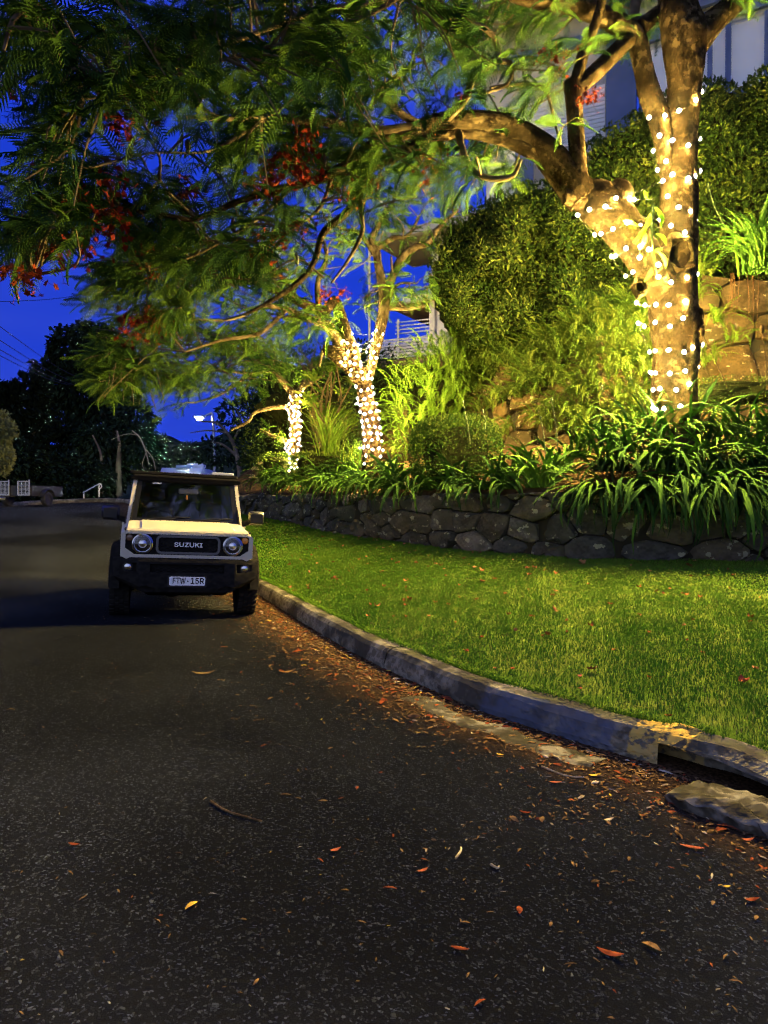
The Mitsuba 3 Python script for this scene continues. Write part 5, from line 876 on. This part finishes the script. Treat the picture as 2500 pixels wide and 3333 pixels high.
# caravan
cv_ = thing('caravan', 'white caravan roof with hatches showing above the parked vehicle', 'caravan'); mat('gelcoat', (.72, .73, .74), .35); mat('gelcoat_blue', (.32, .42, .66), .35); mat('dark_plastic', (.02, .02, .022), .5)
o = P(388, 1060, 39.0); W, M = 1.12, tr(o[0], 39.0, .55) @ rotz(.10)
put('body', xf(hull([(x, y, z) for x in (-W, W) for y, z in ((0, .5), (0, 1.6), (.35, 2.35), (.8, 2.62), (5, 2.66), (5, .45))]), M), 'gelcoat', cv_, smooth=25); put('front_band', xf(hull([(x * W * .97, y, z) for x in (-1, 1) for y, z in ((-.012, 1.1), (-.012, 1.6), (.30, 2.27), (.33, 2.24), (.03, 1.58), (.03, 1.1))]), M), 'gelcoat_blue', cv_)
put('roof_hatch', xf(hull([(x, y, z) for x in (-.3, .5) for y in (.6, 1.3) for z in (2.6, 2.78)]), M), 'gelcoat_blue', cv_); put('air_conditioner', xf(box(.0, 1.0, 2.0, 3.0, 2.66, 2.95, .1), M), 'gelcoat', cv_, smooth=25); put('roof_vent', xf(box(-.5, -.2, 2.2, 2.6, 2.64, 2.80, .05), M), 'gelcoat', cv_)
tx = tm(meshkit.text_mesh('SUNDREAM', .17, .01, True)); ln = np.linalg.norm([.35, .75]); Mt = M @ tr(-.45, .10, 1.87) @ rotx(math.atan2(.70, .35)); put('lettering', xf(tx, Mt), 'dark_plastic', cv_)
ang = np.linspace(.6, 5.7, 14); put('moon_emblem', xf(extrude(sg.Point(0, 0).buffer(.14).difference(sg.Point(.07, .03).buffer(.12)), .01), M @ tr(-.62, .105, 1.95) @ rotx(math.atan2(.70, .35))), 'dark_plastic', cv_)
def wheel_simple(rd, w): return cat([xf(lathe([(rd * .55, -w / 2), (rd * .93, -w / 2), (rd, -w * .3), (rd, w * .3), (rd * .93, w / 2), (rd * .55, w / 2)], 22), roty(math.pi / 2)), xf(lathe([(.001, 0), (rd * .55, -w * .3), (rd * .57, w * .4), (.001, w * .3)], 16), roty(math.pi / 2))])
for x in (-W * .95, W * .95): put('wheel', xf(wheel_simple(.34, .2), M @ tr(x, 2.9, .34)), 'dark_plastic', cv_)
# box trailer
tl = thing('box_trailer', 'dark box trailer with two upright mesh ramps parked at the left beyond the bend', 'trailer'); Zt = 24.6
q0 = P(40, 1094, Zt); Mt = tr(q0[0], q0[1], float(rise(Zt)) * .0 + q0[2]) @ rotz(-.12); s = 1.0
put('tray', xf(cat([box(-.62, .62, -.2, 1.6, .36, .42), box(-.62, .62, -.23, -.2, .36, .72), box(-.62, .62, 1.6, 1.63, .36, .72), box(-.65, -.62, -.23, 1.63, .36, .72), box(.62, .65, -.23, 1.63, .36, .72)]), Mt), 'dark_plastic', tl)
for a in (-.60, .16):
    f = put('ramp', xf(cat([box(a, a + .03, -.30, -.26, .38, .88), box(a + .42, a + .45, -.30, -.26, .38, .92), box(a, a + .45, -.30, -.26, .38, .42), box(a, a + .45, -.30, -.26, .85, .88), box(a + .14, a + .155, -.29, -.27, .4, .87), box(a + .29, a + .305, -.29, -.27, .4, .87)]), Mt), 'galvanised', tl)
    for i in range(9): put('ramp_bar', xf(box(a + .02, a + .43, -.285, -.275, .44 + i * .045, .452 + i * .045), Mt), 'galvanised', f)
for x in (-.74, .74): put('wheel', xf(wheel_simple(.26, .17), Mt @ tr(x, .5, .26)), 'dark_plastic', tl); put('mudguard', xf(cat([(lambda a: (a[0], a[1]))(grid(np.stack([np.column_stack([np.full(9, x + e), .5 - .33 * np.cos(np.linspace(.2, 2.94, 9)), .27 + .33 * np.sin(np.linspace(.2, 2.94, 9))]) for e in (-.11, .11)], 1)))]), Mt), 'dark_plastic', tl)
put('toolbox', xf(box(-.62, -.25, -.62, -.3, .22, .36, .04), Mt), 'galvanised', tl); put('drawbar', xf(cat([box(-.03, .03, -1.1, -.2, .33, .38), tube([[0, -1.05, .02], [0, -1.05, .36]], .025, 6)]), Mt), 'dark_plastic', tl)
# handrail at the bend
hr = thing('handrail', 'white tubular handrail with a looped end beside the bend of the road', 'handrail')
Zh = 28.3; put('post', tube([P(214, 1074, Zh), P(214, 1048, Zh)], .03, 8), 'white_paint', hr, smooth=True); put('rail', tube(spline([P(180, 1064, Zh + 1.5), P(200, 1053, Zh + .6), P(213, 1046, Zh), P(218, 1047, Zh), P(219.5, 1052, Zh), P(216, 1056, Zh)], 24), .025, 8), 'white_paint', hr, smooth=True); put('post', tube([P(181, 1077, Zh + 1.2), P(181, 1066, Zh + 1.2)], .025, 6), 'white_paint', hr, smooth=True)
# power lines across the sky at the left
mat('cable', (.02, .02, .025), .6)
for i, (a, b) in enumerate((((-90, 640, 16), (200, 830, 44)), ((-90, 678, 16), (190, 835, 44)), ((-90, 705, 16), (185, 838, 44)), ((-90, 722, 17), (178, 838, 44)), ((-90, 655, 24), (240, 622, 46)))):
    p, q = P(*a), P(*b); m = (p + q) / 2 - [0, 0, .25]; put('power_line', tube(spline([p, m, q], 20), .013, 4), 'cable', None, label=('highest', 'second highest', 'third highest', 'lowest', 'nearly level')[i] + ' power line in the open sky at the left', cat_='cable')
# ---------------------------------------------------------------- the parked four wheel drive (local: x to the picture's right, y to the rear, z up)
def paint_h(p, n, uv): return noise(p.x * 400, p.y * 400, p.z * 400)
mat('car_paint', vary((.48, .44, .34), (.50, .46, .36), 2), .34, coat=1.0); mat('black_paint', (.008, .008, .009), .35, spec=.3, coat=.15); mat('trim', vary((.014, .014, .014), (.022, .021, .020), 30), .6, spec=.2, bmp=lambda p, n, uv: noise(p.x * 900, p.y * 900, p.z * 900), bs=.0008)
mat('rubber', vary((.014, .014, .014), (.026, .025, .023), 25), .85, spec=.3); mat('chrome', (.75, .76, .78), .12, 1.0); mat('frame_grey', (.11, .11, .11), .4, .3); mat('letter_white', (.85, .85, .85), .4); mat('plate_white', (.9, .9, .9), .4); mat('plate_black', (.01, .01, .012), .5); mat('amber', (.75, .26, .03), .25, coat=.8); mat('shaded_amber', (.12, .06, .03), .25, coat=.8); mat('interior', (.018, .018, .018), .8); mat('lens_blue', (.80, .87, 1.0), .45, 0.0)
scene['lamp_glass'] = {'type': 'thindielectric', 'int_ior': 1.5}
car = thing('off_road_car', 'beige boxy off road car with black roof parked against the kerb', 'car')
YAW = math.radians(CAR_YAW); CS = CAR_SCALE
cl, cr = G(261.5, 1326, .10), G(521.5, 1326, .03); axle = (cl + cr) / 2
ex, ey = np.array([math.cos(YAW), math.sin(YAW)]), np.array([-math.sin(YAW), math.cos(YAW)])
def gz(x, y): q = axle[:2] + CS * (ex * x + ey * (y - .66)); return float(road_z(q[0], q[1]))
zl, zr, zb = gz(-.7, .66), gz(.7, .66), (gz(-.7, 2.91) + gz(.7, 2.91)) / 2
roll = math.atan2(zl - zr, 1.4 * CS); pit = math.atan2(zb - (zl + zr) / 2, 2.25 * CS)
CM = tr(axle[0], axle[1], (zl + zr) / 2) @ rotz(YAW) @ roty(roll) @ rotx(pit) @ tr(0, -.66 * CS, 0) @ sc(CS)
def cp(name, m, b, parent=None, smooth=28, label=None, **kw): return put(name, xf(m, CM), b, parent or car, smooth=smooth, label=label, **kw)
Mh = lambda pts: m3.Manifold.hull_points(np.asarray(pts, float))
def sym(pts): return [(s * x, y, z) for x, y, z in pts for s in (-1, 1)]
def cylx(y, z, rd, x0, x1, n=40): return m3.Manifold.cylinder(x1 - x0, rd, rd, n).rotate([0, 90, 0]).translate([x0, y, z])
def bx(x0, x1, y0, y1, z0, z1): return m3.Manifold.cube([x1 - x0, y1 - y0, z1 - z0]).translate([x0, y0, z0])
# lower body with wheel arches
low = Mh(sym([(.70, .16, .52), (.70, .16, .90), (.66, .10, .94), (.66, .10, .66), (.67, .13, .985), (.71, .30, .96), (.725, 1.0, 1.0), (.725, 3.34, 1.0), (.70, 3.40, .95), (.70, 3.40, .50), (.72, 1.0, .46), (.655, .20, 1.005), (.66, 1.02, 1.05), (.66, 3.3, 1.05)]))
for y in (.66, 2.91):
    for s in (-1, 1): low = low - cylx(y, .36, .435, *( (.42, .9) if s > 0 else (-.9, -.42)))
low = low - bx(-.43, .43, -.1, 1.1, 0, .66) - bx(-.61, .61, .9, 3.3, .62, 2)
cp('body', low, 'car_paint')
# cabin shell with window openings
out = Mh(sym([(.685, 1.0, 1.02), (.70, 1.25, 1.02), (.70, 3.34, 1.02), (.62, 1.27, 1.62), (.632, 1.5, 1.62), (.632, 3.28, 1.62)])); inn = Mh(sym([(.655, .9, 1.0), (.66, 3.29, .9), (.585, 1.36, 1.60), (.59, 3.24, 1.60)]))
ws = Mh(sym([(.600, .8, 1.075), (.548, .8, 1.565), (.600, 1.35, 1.075), (.548, 1.35, 1.565)])); cab = out - inn - ws
for y0, y1 in ((1.34, 2.12), (2.22, 3.16)): cab = cab - Mh([(x, y + .12 * (z > 1.2) * (1 if y == 1.34 else 0), z) for x in (-.9, .9) for y in (y0, y1) for z in (1.10, 1.53)])
lin = inn - Mh(sym([(.648, .8, .9), (.652, 3.27, .8), (.577, 1.3, 1.592), (.582, 3.23, 1.592)])) - ws
cp('cabin', cab, 'car_paint'); cp('shade_lining', lin.translate([0, 0, -.002]), 'interior')  # added dark shell, uncut at the side windows, shades the cabin
wt, wb = np.array([0, 1.268, 1.585]), np.array([0, 1.02, 1.06])
def wsp(x, t, o=0.0):                                            # a point of the windscreen plane: x across at the base, t up
    p = wb + (wt - wb) * t; n = np.array([0, -(wt - wb)[2], (wt - wb)[1]]); n /= np.linalg.norm(n); return np.array([x * (1 - .085 * t), 0, 0]) + p + n * o
cp('windscreen', (np.array([wsp(x, t, .004) for x, t in ((-.61, .01), (.61, .01), (.61, .99), (-.61, .99))]), np.array([[0, 1, 2], [0, 2, 3]])), 'lamp_glass', smooth=False)
ring = [[(-.635, -.01), (.635, -.01), (.635, 1.02), (-.635, 1.02)], [(-.575, .075), (.575, .075), (.57, .93), (-.57, .93)]]; fr_ = [wsp(x, t, o) for o in (.012, -.01) for rg in ring for x, t in rg]
fq = [(i, (i + 1) % 4, 4 + (i + 1) % 4, 4 + i) for i in range(4)] + [(8 + i, 8 + (i + 1) % 4, 12 + (i + 1) % 4, 12 + i) for i in range(4)] + [(i, (i + 1) % 4, 8 + (i + 1) % 4, 8 + i) for i in range(4)] + [(4 + i, 4 + (i + 1) % 4, 12 + (i + 1) % 4, 12 + i) for i in range(4)]
cp('windscreen_surround', (np.array(fr_), np.array(fq)), 'black_paint', smooth=False)
for s in (-1, 1):
    cp('side_window', (np.array([(s * .683, 1.36, 1.10), (s * .683, 3.14, 1.10), (s * .640, 3.14, 1.53), (s * .640, 1.44, 1.53)]), np.array([[0, 1, 2], [0, 2, 3]])), 'dark_glass', smooth=False); cp('door_pillar', hull([(s * x, y, z) for x, y, z in ((.69, 2.12, 1.08), (.69, 2.22, 1.08), (.645, 2.12, 1.55), (.645, 2.22, 1.55), (.66, 2.12, 1.08), (.66, 2.22, 1.08))]), 'black_paint')
    d = cp('door', hull([(s * x, y, z) for x in (.715, .735) for y in (1.12, 2.14) for z in (.55, 1.04)]), 'car_paint'); cp('door_handle', box(*sorted((s * .74, s * .765)), 1.92, 2.06, .93, .965, .008), 'trim', d); cp('sill', box(*sorted((s * .60, s * .74)), 1.08, 2.5, .42, .50, .02), 'trim')
# hood with raised middle and dark shut line
hd = Mh(sym([(.655, .085, .965), (.648, .075, .99), (.64, .10, 1.012), (.645, .5, 1.035), (.65, 1.0, 1.068), (.655, 1.0, 1.02), (.66, .5, .985)])); rz = Mh(sym([(.50, .11, 1.012), (.49, .14, 1.028), (.50, .5, 1.048), (.51, .97, 1.082), (.53, .97, 1.06), (.52, .11, 1.0)])); cp('hood', hd + rz, 'car_paint')
cp('shut_line', cat([box(-.662, .662, .088, .12, .958, .966), box(-.668, -.655, .1, 1.0, .99, 1.012), box(.655, .668, .1, 1.0, .99, 1.012)]), 'plate_black')
cp('cowl', hull(sym([(.63, .985, 1.07), (.63, 1.04, 1.075), (.63, .985, 1.055), (.63, 1.04, 1.055)])), 'car_paint'); cp('cowl_vents', cat([box(-.19 + i * .035, -.17 + i * .035, .975, 1.0, 1.078, 1.088, .003) for i in range(6)] + [box(.28, .30, .975, 1.0, 1.078, 1.09, .003)]), 'plate_black')
# roof and rack
scene['roof_black'] = two({'type': 'diffuse', 'reflectance': rgb(.010, .010, .011)}); scene['trim'] = two({'type': 'diffuse', 'reflectance': proc(vary((.012, .012, .012), (.021, .020, .019), 30))}); scene['dark_glass'] = two({'type': 'principled', 'base_color': rgb(.006, .006, .007), 'roughness': .08, 'specular': .5})  # side glass made opaque to keep the string light out of the cabin
rf_ = Mh(sym([(.640, 1.222, 1.560), (.655, 1.212, 1.59), (.63, 1.20, 1.61), (.60, 1.25, 1.635), (.60, 3.3, 1.65), (.66, 1.35, 1.60), (.66, 3.34, 1.60), (.63, 1.4, 1.63), (.63, 3.32, 1.64), (.655, 1.215, 1.575), (.66, 3.34, 1.585)])); cp('roof', rf_, 'roof_black')
rk = cp('roof_rack', cat([box(-.70, .70, 1.95, 2.0, 1.655, 1.70, .012), box(-.70, .70, 3.15, 3.20, 1.655, 1.70, .012), box(-.70, -.65, 1.95, 3.2, 1.655, 1.70, .012), box(.65, .70, 1.95, 3.2, 1.655, 1.70, .012)] + [box(-.66, .66, 1.9 + i * .26, 1.96 + i * .26, 1.665, 1.69) for i in range(5)]), 'trim')
for s in (-1, 1):
    for y in (2.05, 2.9): cp('rack_foot', box(*sorted((s * .60, s * .66)), y, y + .08, 1.60, 1.66, .01), 'trim', rk)
cp('rack_crate', cat([box(.36, .66, 2.1, 2.5, 1.70, 1.745, .01)]), 'galvanised', rk)
# grille panel
def panel(pts, y0, y1, xs=1.0): return extrude(sg.Polygon(pts), y1 - y0), None
def front(poly, y, d):
    """a polygon in (x, z) made solid from depth y to y + d"""
    v, f = extrude(poly, d); return np.column_stack([v[:, 0], y + d - v[:, 2], v[:, 1]]), f
rr_ = lambda x0, x1, z0, z1, q: sg.box(x0 + q, z0 + q, x1 - q, z1 - q).buffer(q, quad_segs=5)
pan = sg.Polygon([(-.655, .80), (-.56, .735), (.56, .735), (.655, .80), (.655, .945), (.64, .958), (-.64, .958), (-.655, .945)])
cp('front_panel', front(sg.Polygon([(-.70, .72), (-.62, .675), (.62, .675), (.70, .72), (.70, .94), (.68, .968), (-.68, .968), (-.70, .94)]).difference(pan.buffer(-.002)), .062, .06), 'car_paint'); gp = cp('grille_panel', front(pan, .088, .05), 'trim')
op = rr_(-.315, .315, .770, .925, .035); cp('grille_surround', front(op.buffer(.026).difference(op), .066, .03), 'frame_grey', gp)
def honeycomb(area, a, b, y, w):
    ms = []
    for i in range(-14, 15):
        for j in range(-6, 7):
            c = np.array([area.centroid.x + i * a * 1.5, area.centroid.y + (j + .5 * (i % 2)) * b * 2]); h = [(c[0] + a * math.cos(t), c[1] + b * 1.15 * math.sin(t)) for t in np.arange(3) * math.pi / 3] + [(c[0] - a, c[1])]
            for p, q in zip(h[:-1], h[1:]):
                if area.contains(sg.LineString([p, q]).centroid): ms.append(tube([[p[0], y, p[1]], [q[0], y, q[1]]], w, 4, cap=False))
    return cat(ms)
cp('grille_mesh', honeycomb(op, .030, .0175, .082, .0045), 'trim', gp, smooth=False)
tx = tm(meshkit.text_mesh('SUZUKI', .046, .010, True)); tv = tx[0] - [(tx[0][:, 0].max() + tx[0][:, 0].min()) / 2, 0, 0]; tv[:, 0] *= .30 / np.ptp(tv[:, 0]); cp('lettering', (np.column_stack([tv[:, 0], .070 - tv[:, 2], .828 + tv[:, 1]]), tx[1]), 'letter_white', gp, smooth=False)
Ry = lambda p, n=28: xf(lathe(p, n), rotx(math.pi / 2))                    # turned about the y axis, facing the front
for s in (-1, 1):
    h = cp('headlight', xf(Ry([(.108, -.05), (.112, .0), (.108, .028), (.098, .034), (.092, .022), (.088, .0)], 36), tr(s * .478, .088, .848)), 'chrome', smooth=40)
    cp('reflector', xf(Ry([(.088, .012), (.078, -.008), (.055, -.03), (.03, -.038), (.001, -.04)]), tr(s * .478, .088, .848)), 'lens_blue', h, smooth=True); cp('projector', xf(Ry([(.044, -.02), (.044, .002), (.036, .008), (.02, .016), (.001, .018)], 20), tr(s * .478, .088, .848)), 'chrome', h, smooth=40); cp('light_bar', xf(cat([box(-.088, -.042, -.010, .002, -.007, .007), box(.042, .088, -.010, .002, -.007, .007)]), tr(s * .478, .088, .848)), 'frame_grey', h)
    cp('lens', xf(Ry([(.098, .030), (.08, .042), (.045, .050), (.001, .052)]), tr(s * .478, .088, .848)), 'lamp_glass', h, smooth=True)
    cp('indicator', xf(Ry([(.038, -.02), (.038, .012), (.030, .022), (.001, .026)], 20), tr(s * .612, .088, .912)), 'amber' if s > 0 else 'shaded_amber', smooth=40, label='amber indicator' if s > 0 else None)  # picture-left lens wears a darker copy with its shade painted in
# bumper
bp = Mh(sym([(.50, .0, .40), (.50, .0, .66), (.52, .03, .705), (.76, .10, .50), (.775, .10, .66), (.765, .13, .70), (.80, .34, .52), (.80, .34, .69), (.70, .20, .42), (.46, .03, .335), (.40, .25, .335), (.70, .34, .45)]))
bp = bp - bx(-.60, .60, .18, .5, .2, .72).translate([0, 0, 0]) - Mh([(x, y, z) for x in (-.39, .39) for y, z in ((-.1, .54), (-.1, .65), (.045, .555), (.045, .635))])
for s in (-1, 1): bp = bp - Mh([(s * x, y, z) for x, z in ((.50, .52), (.735, .55), (.735, .665), (.50, .665)) for y in (-.1,)] + [(s * x, y, z) for x, z in ((.54, .56), (.70, .575), (.70, .64), (.54, .64)) for y in (.075,)]) - Mh([(s * x, y, z) for x, z in ((.32, .30), (.335, .375), (.43, .41), (.53, .375), (.56, .30)) for y in (-.1, .05)])
bm = cp('bumper', bp, 'trim'); og = rr_(-.375, .375, .552, .642, .015); cp('lower_grille', honeycomb(og, .026, .0145, .034, .004), 'trim', bm, smooth=False); cp('skid_lip', hull(sym([(.44, .03, .33), (.40, .12, .29), (.44, .30, .33), (.40, .30, .29)])), 'trim', bm)
for s in (-1, 1):
    f = cp('fog_lamp', xf(Ry([(.052, -.03), (.052, .010), (.044, .012), (.040, -.004)], 24), tr(s * .618, .062, .600)), 'plate_black', smooth=40); cp('lens', xf(Ry([(.040, .0), (.03, .008), (.001, .012)], 18), tr(s * .618, .062, .600)), 'chrome', f, smooth=True)
    cp('wheel_flare', cat([hull([(s * x, .66 + rd * math.cos(t), .36 + rd * math.sin(t)) for x, rd in ((.68, .425), (.815, .425), (.80, .475), (.70, .50)) for t in (a, a + .28)]) for a in np.arange(-.1, 3.1, .27)]), 'trim'); cp('wheel_flare', cat([hull([(s * x, 2.91 + rd * math.cos(t), .36 + rd * math.sin(t)) for x, rd in ((.68, .425), (.815, .425), (.80, .475), (.70, .50)) for t in (a, a + .28)]) for a in np.arange(-.1, 3.1, .27)]), 'trim')
# number plate
pl = cp('number_plate', front(rr_(-.188, .188, .415, .508, .012), -.022, .014), 'plate_white', bm, label='white number plate FTW 15R'); cp('plate_holder', front(rr_(-.205, .205, .395, .52, .012), -.008, .03), 'plate_black', bm)
for t, x0, x1, h in (('FTW', -.152, -.016, .064), ('15R', .036, .176, .064), ('·', -.003, .015, .06)):
    tx = tm(meshkit.text_mesh(t, h, .003, True)); v = tx[0]; w0, w1 = v[:, 0].min(), v[:, 0].max(); cp('lettering', (np.column_stack([x0 + (v[:, 0] - w0) / (w1 - w0) * (x1 - x0), -.0225 - v[:, 2], .434 + v[:, 1]]), tx[1]), 'plate_black', pl, smooth=False)
for i, t in enumerate('NSW'):
    tx = tm(meshkit.text_mesh(t, .018, .003, False)); cp('small_lettering', (np.column_stack([-.180 + tx[0][:, 0], -.0225 - tx[0][:, 2], .480 - i * .025 + tx[0][:, 1]]), tx[1]), 'lens_blue', pl, smooth=False)
# mirrors, wipers, interior
for s in (-1, 1):
    mr = cp('mirror', Mh([(s * x, y, z) for x, z in ((.775, 1.075), (.775, 1.215), (.80, 1.24), (.955, 1.235), (.975, 1.21), (.975, 1.09), (.955, 1.06), (.80, 1.055)) for y in (1.20,)] + [(s * x, y, z) for x, z in ((.80, 1.09), (.80, 1.20), (.95, 1.20), (.95, 1.09)) for y in (1.12,)] + [(s * x, 1.24, z) for x in (.79, .96) for z in (1.08, 1.21)]), 'black_paint', smooth=50); cp('mirror_arm', hull([(s * x, y, z) for x, y, z in ((.70, 1.16, 1.03), (.70, 1.24, 1.03), (.79, 1.17, 1.06), (.79, 1.22, 1.06), (.80, 1.17, 1.13), (.80, 1.22, 1.13), (.70, 1.2, 1.10))]), 'trim', mr)
for x0, x1, t1 in ((-.40, -.02, .11), (.16, .50, .11)): a, b, c = wsp(x0, .02, .02), wsp((x0 + x1) / 2, .09, .03), wsp(x1, t1, .02); w = cp('wiper', cat([tube([a, wsp(x1 - .18, .045, .035), wsp(x1 - .1, .07, .03)], [.011, .009, .006], 6), tube([wsp(x0 - .12, .03, .014), b, wsp(x1 + .08, .12, .014)], [.006, .008, .006], 5)]), 'plate_black')
cp('dashboard', hull(sym([(.58, 1.18, 1.0), (.58, 1.2, 1.07), (.58, 1.45, 1.08), (.58, 1.5, .95), (.58, 1.25, .8)])), 'interior'); cp('floor_pan', box(-.6, .6, 1.1, 3.25, .60, .68), 'interior')
for s in (-1, 1): st = cp('seat', cat([box(s * .32 - .22, s * .32 + .22, 1.9, 2.35, .75, .92, .05), hull([(s * .32 + x, y, z) for x in (-.22, .22) for y, z in ((2.28, .85), (2.42, .85), (2.42, 1.30), (2.52, 1.30))])]), 'interior'); cp('headrest', box(s * .32 - .12, s * .32 + .12, 2.42, 2.52, 1.33, 1.48, .04), 'interior', st)
cp('steering_wheel', xf(tm(trimesh.creation.torus(.17, .015, 24, 8)), tr(-.32, 1.55, 1.06) @ rotx(1.1)), 'interior'); rm = cp('rear_view_mirror', xf(box(-.12, .12, -.015, .02, -.035, .035, .012), tr(wsp(.03, .80, -.07))), 'frame_grey'); cp('air_freshener', xf(box(-.012, .012, -.012, .012, -.06, .0, .006), tr(wsp(.01, .70, -.06))), 'amber', rm, label='small orange hanging tag'); cp('toll_tag', hull([wsp(x, t, o) for x in (-.44, -.33) for t in (.885, .915) for o in (-.006, -.001)]), 'letter_white')
# underside
cp('chassis', cat([box(-.42, -.32, .3, 3.2, .38, .5), box(.32, .42, .3, 3.2, .38, .5), box(-.5, .5, .9, 3.2, .5, .6), box(-.40, .40, .15, 1.0, .45, .62)]), 'interior'); cp('axle', cat([tube([[-.62, .66, .35], [.62, .66, .35]], .045, 10), xf(tm(trimesh.creation.icosphere(2, .13)), tr(-.14, .66, .33)), tube([[-.5, .52, .36], [.5, .50, .36]], .02, 8), box(.2, .32, .5, .8, .25, .36, .03)]), 'interior'); cp('axle', cat([tube([[-.62, 2.91, .35], [.62, 2.91, .35]], .045, 10), xf(tm(trimesh.creation.icosphere(2, .13)), tr(-.1, 2.91, .33))]), 'interior'); cp('tow_hook', tube(spline([[.26, .22, .40], [.26, .10, .36], [.27, .09, .30], [.26, .16, .28]], 12), .012, 6), 'frame_grey')
# wheels with block tread
def tyre():
    R, Wd = .348, .205; ms = [xf(lathe([(.20, -.085), (.22, -.098), (.28, -.106), (.325, -.098), (.336, -.085), (.337, .085), (.325, .098), (.28, .106), (.22, .098), (.20, .085)], 40), roty(math.pi / 2))]
    for i in range(32):
        for x0, x1, sh in ((-.102, -.052, 0), (-.042, -.004, .5), (.004, .042, 0), (.052, .102, .5)): a = (i + sh) * 2 * math.pi / 32; ms.append(xf(hull([(x + .006 * (y > 0), y, z) for x in (x0, x1) for y, z in ((-.024, .33), (.024, .33), (-.020, R), (.020, R))]), rotx(a)))
    return cat(ms)
ty = tyre(); rim = cat([xf(lathe([(.20, -.09), (.205, .085), (.19, .09), (.175, .06), (.08, .045), (.001, .05)], 28), roty(math.pi / 2))] + [xf(box(.045, .07, -.02, .02, .06, .18, .006), rotx(a)) for a in np.arange(5) * 1.2566])
for s in (-1, 1):
    for y in (.66, 2.91): w = cp('wheel', xf(ty, tr(s * .70, y, .348) @ (np.eye(4) if s > 0 else rotz(math.pi))), 'rubber', smooth=30, label=None); cp('rim', xf(rim, tr(s * .70, y, .348) @ (np.eye(4) if s > 0 else rotz(math.pi))), 'plate_black', w)
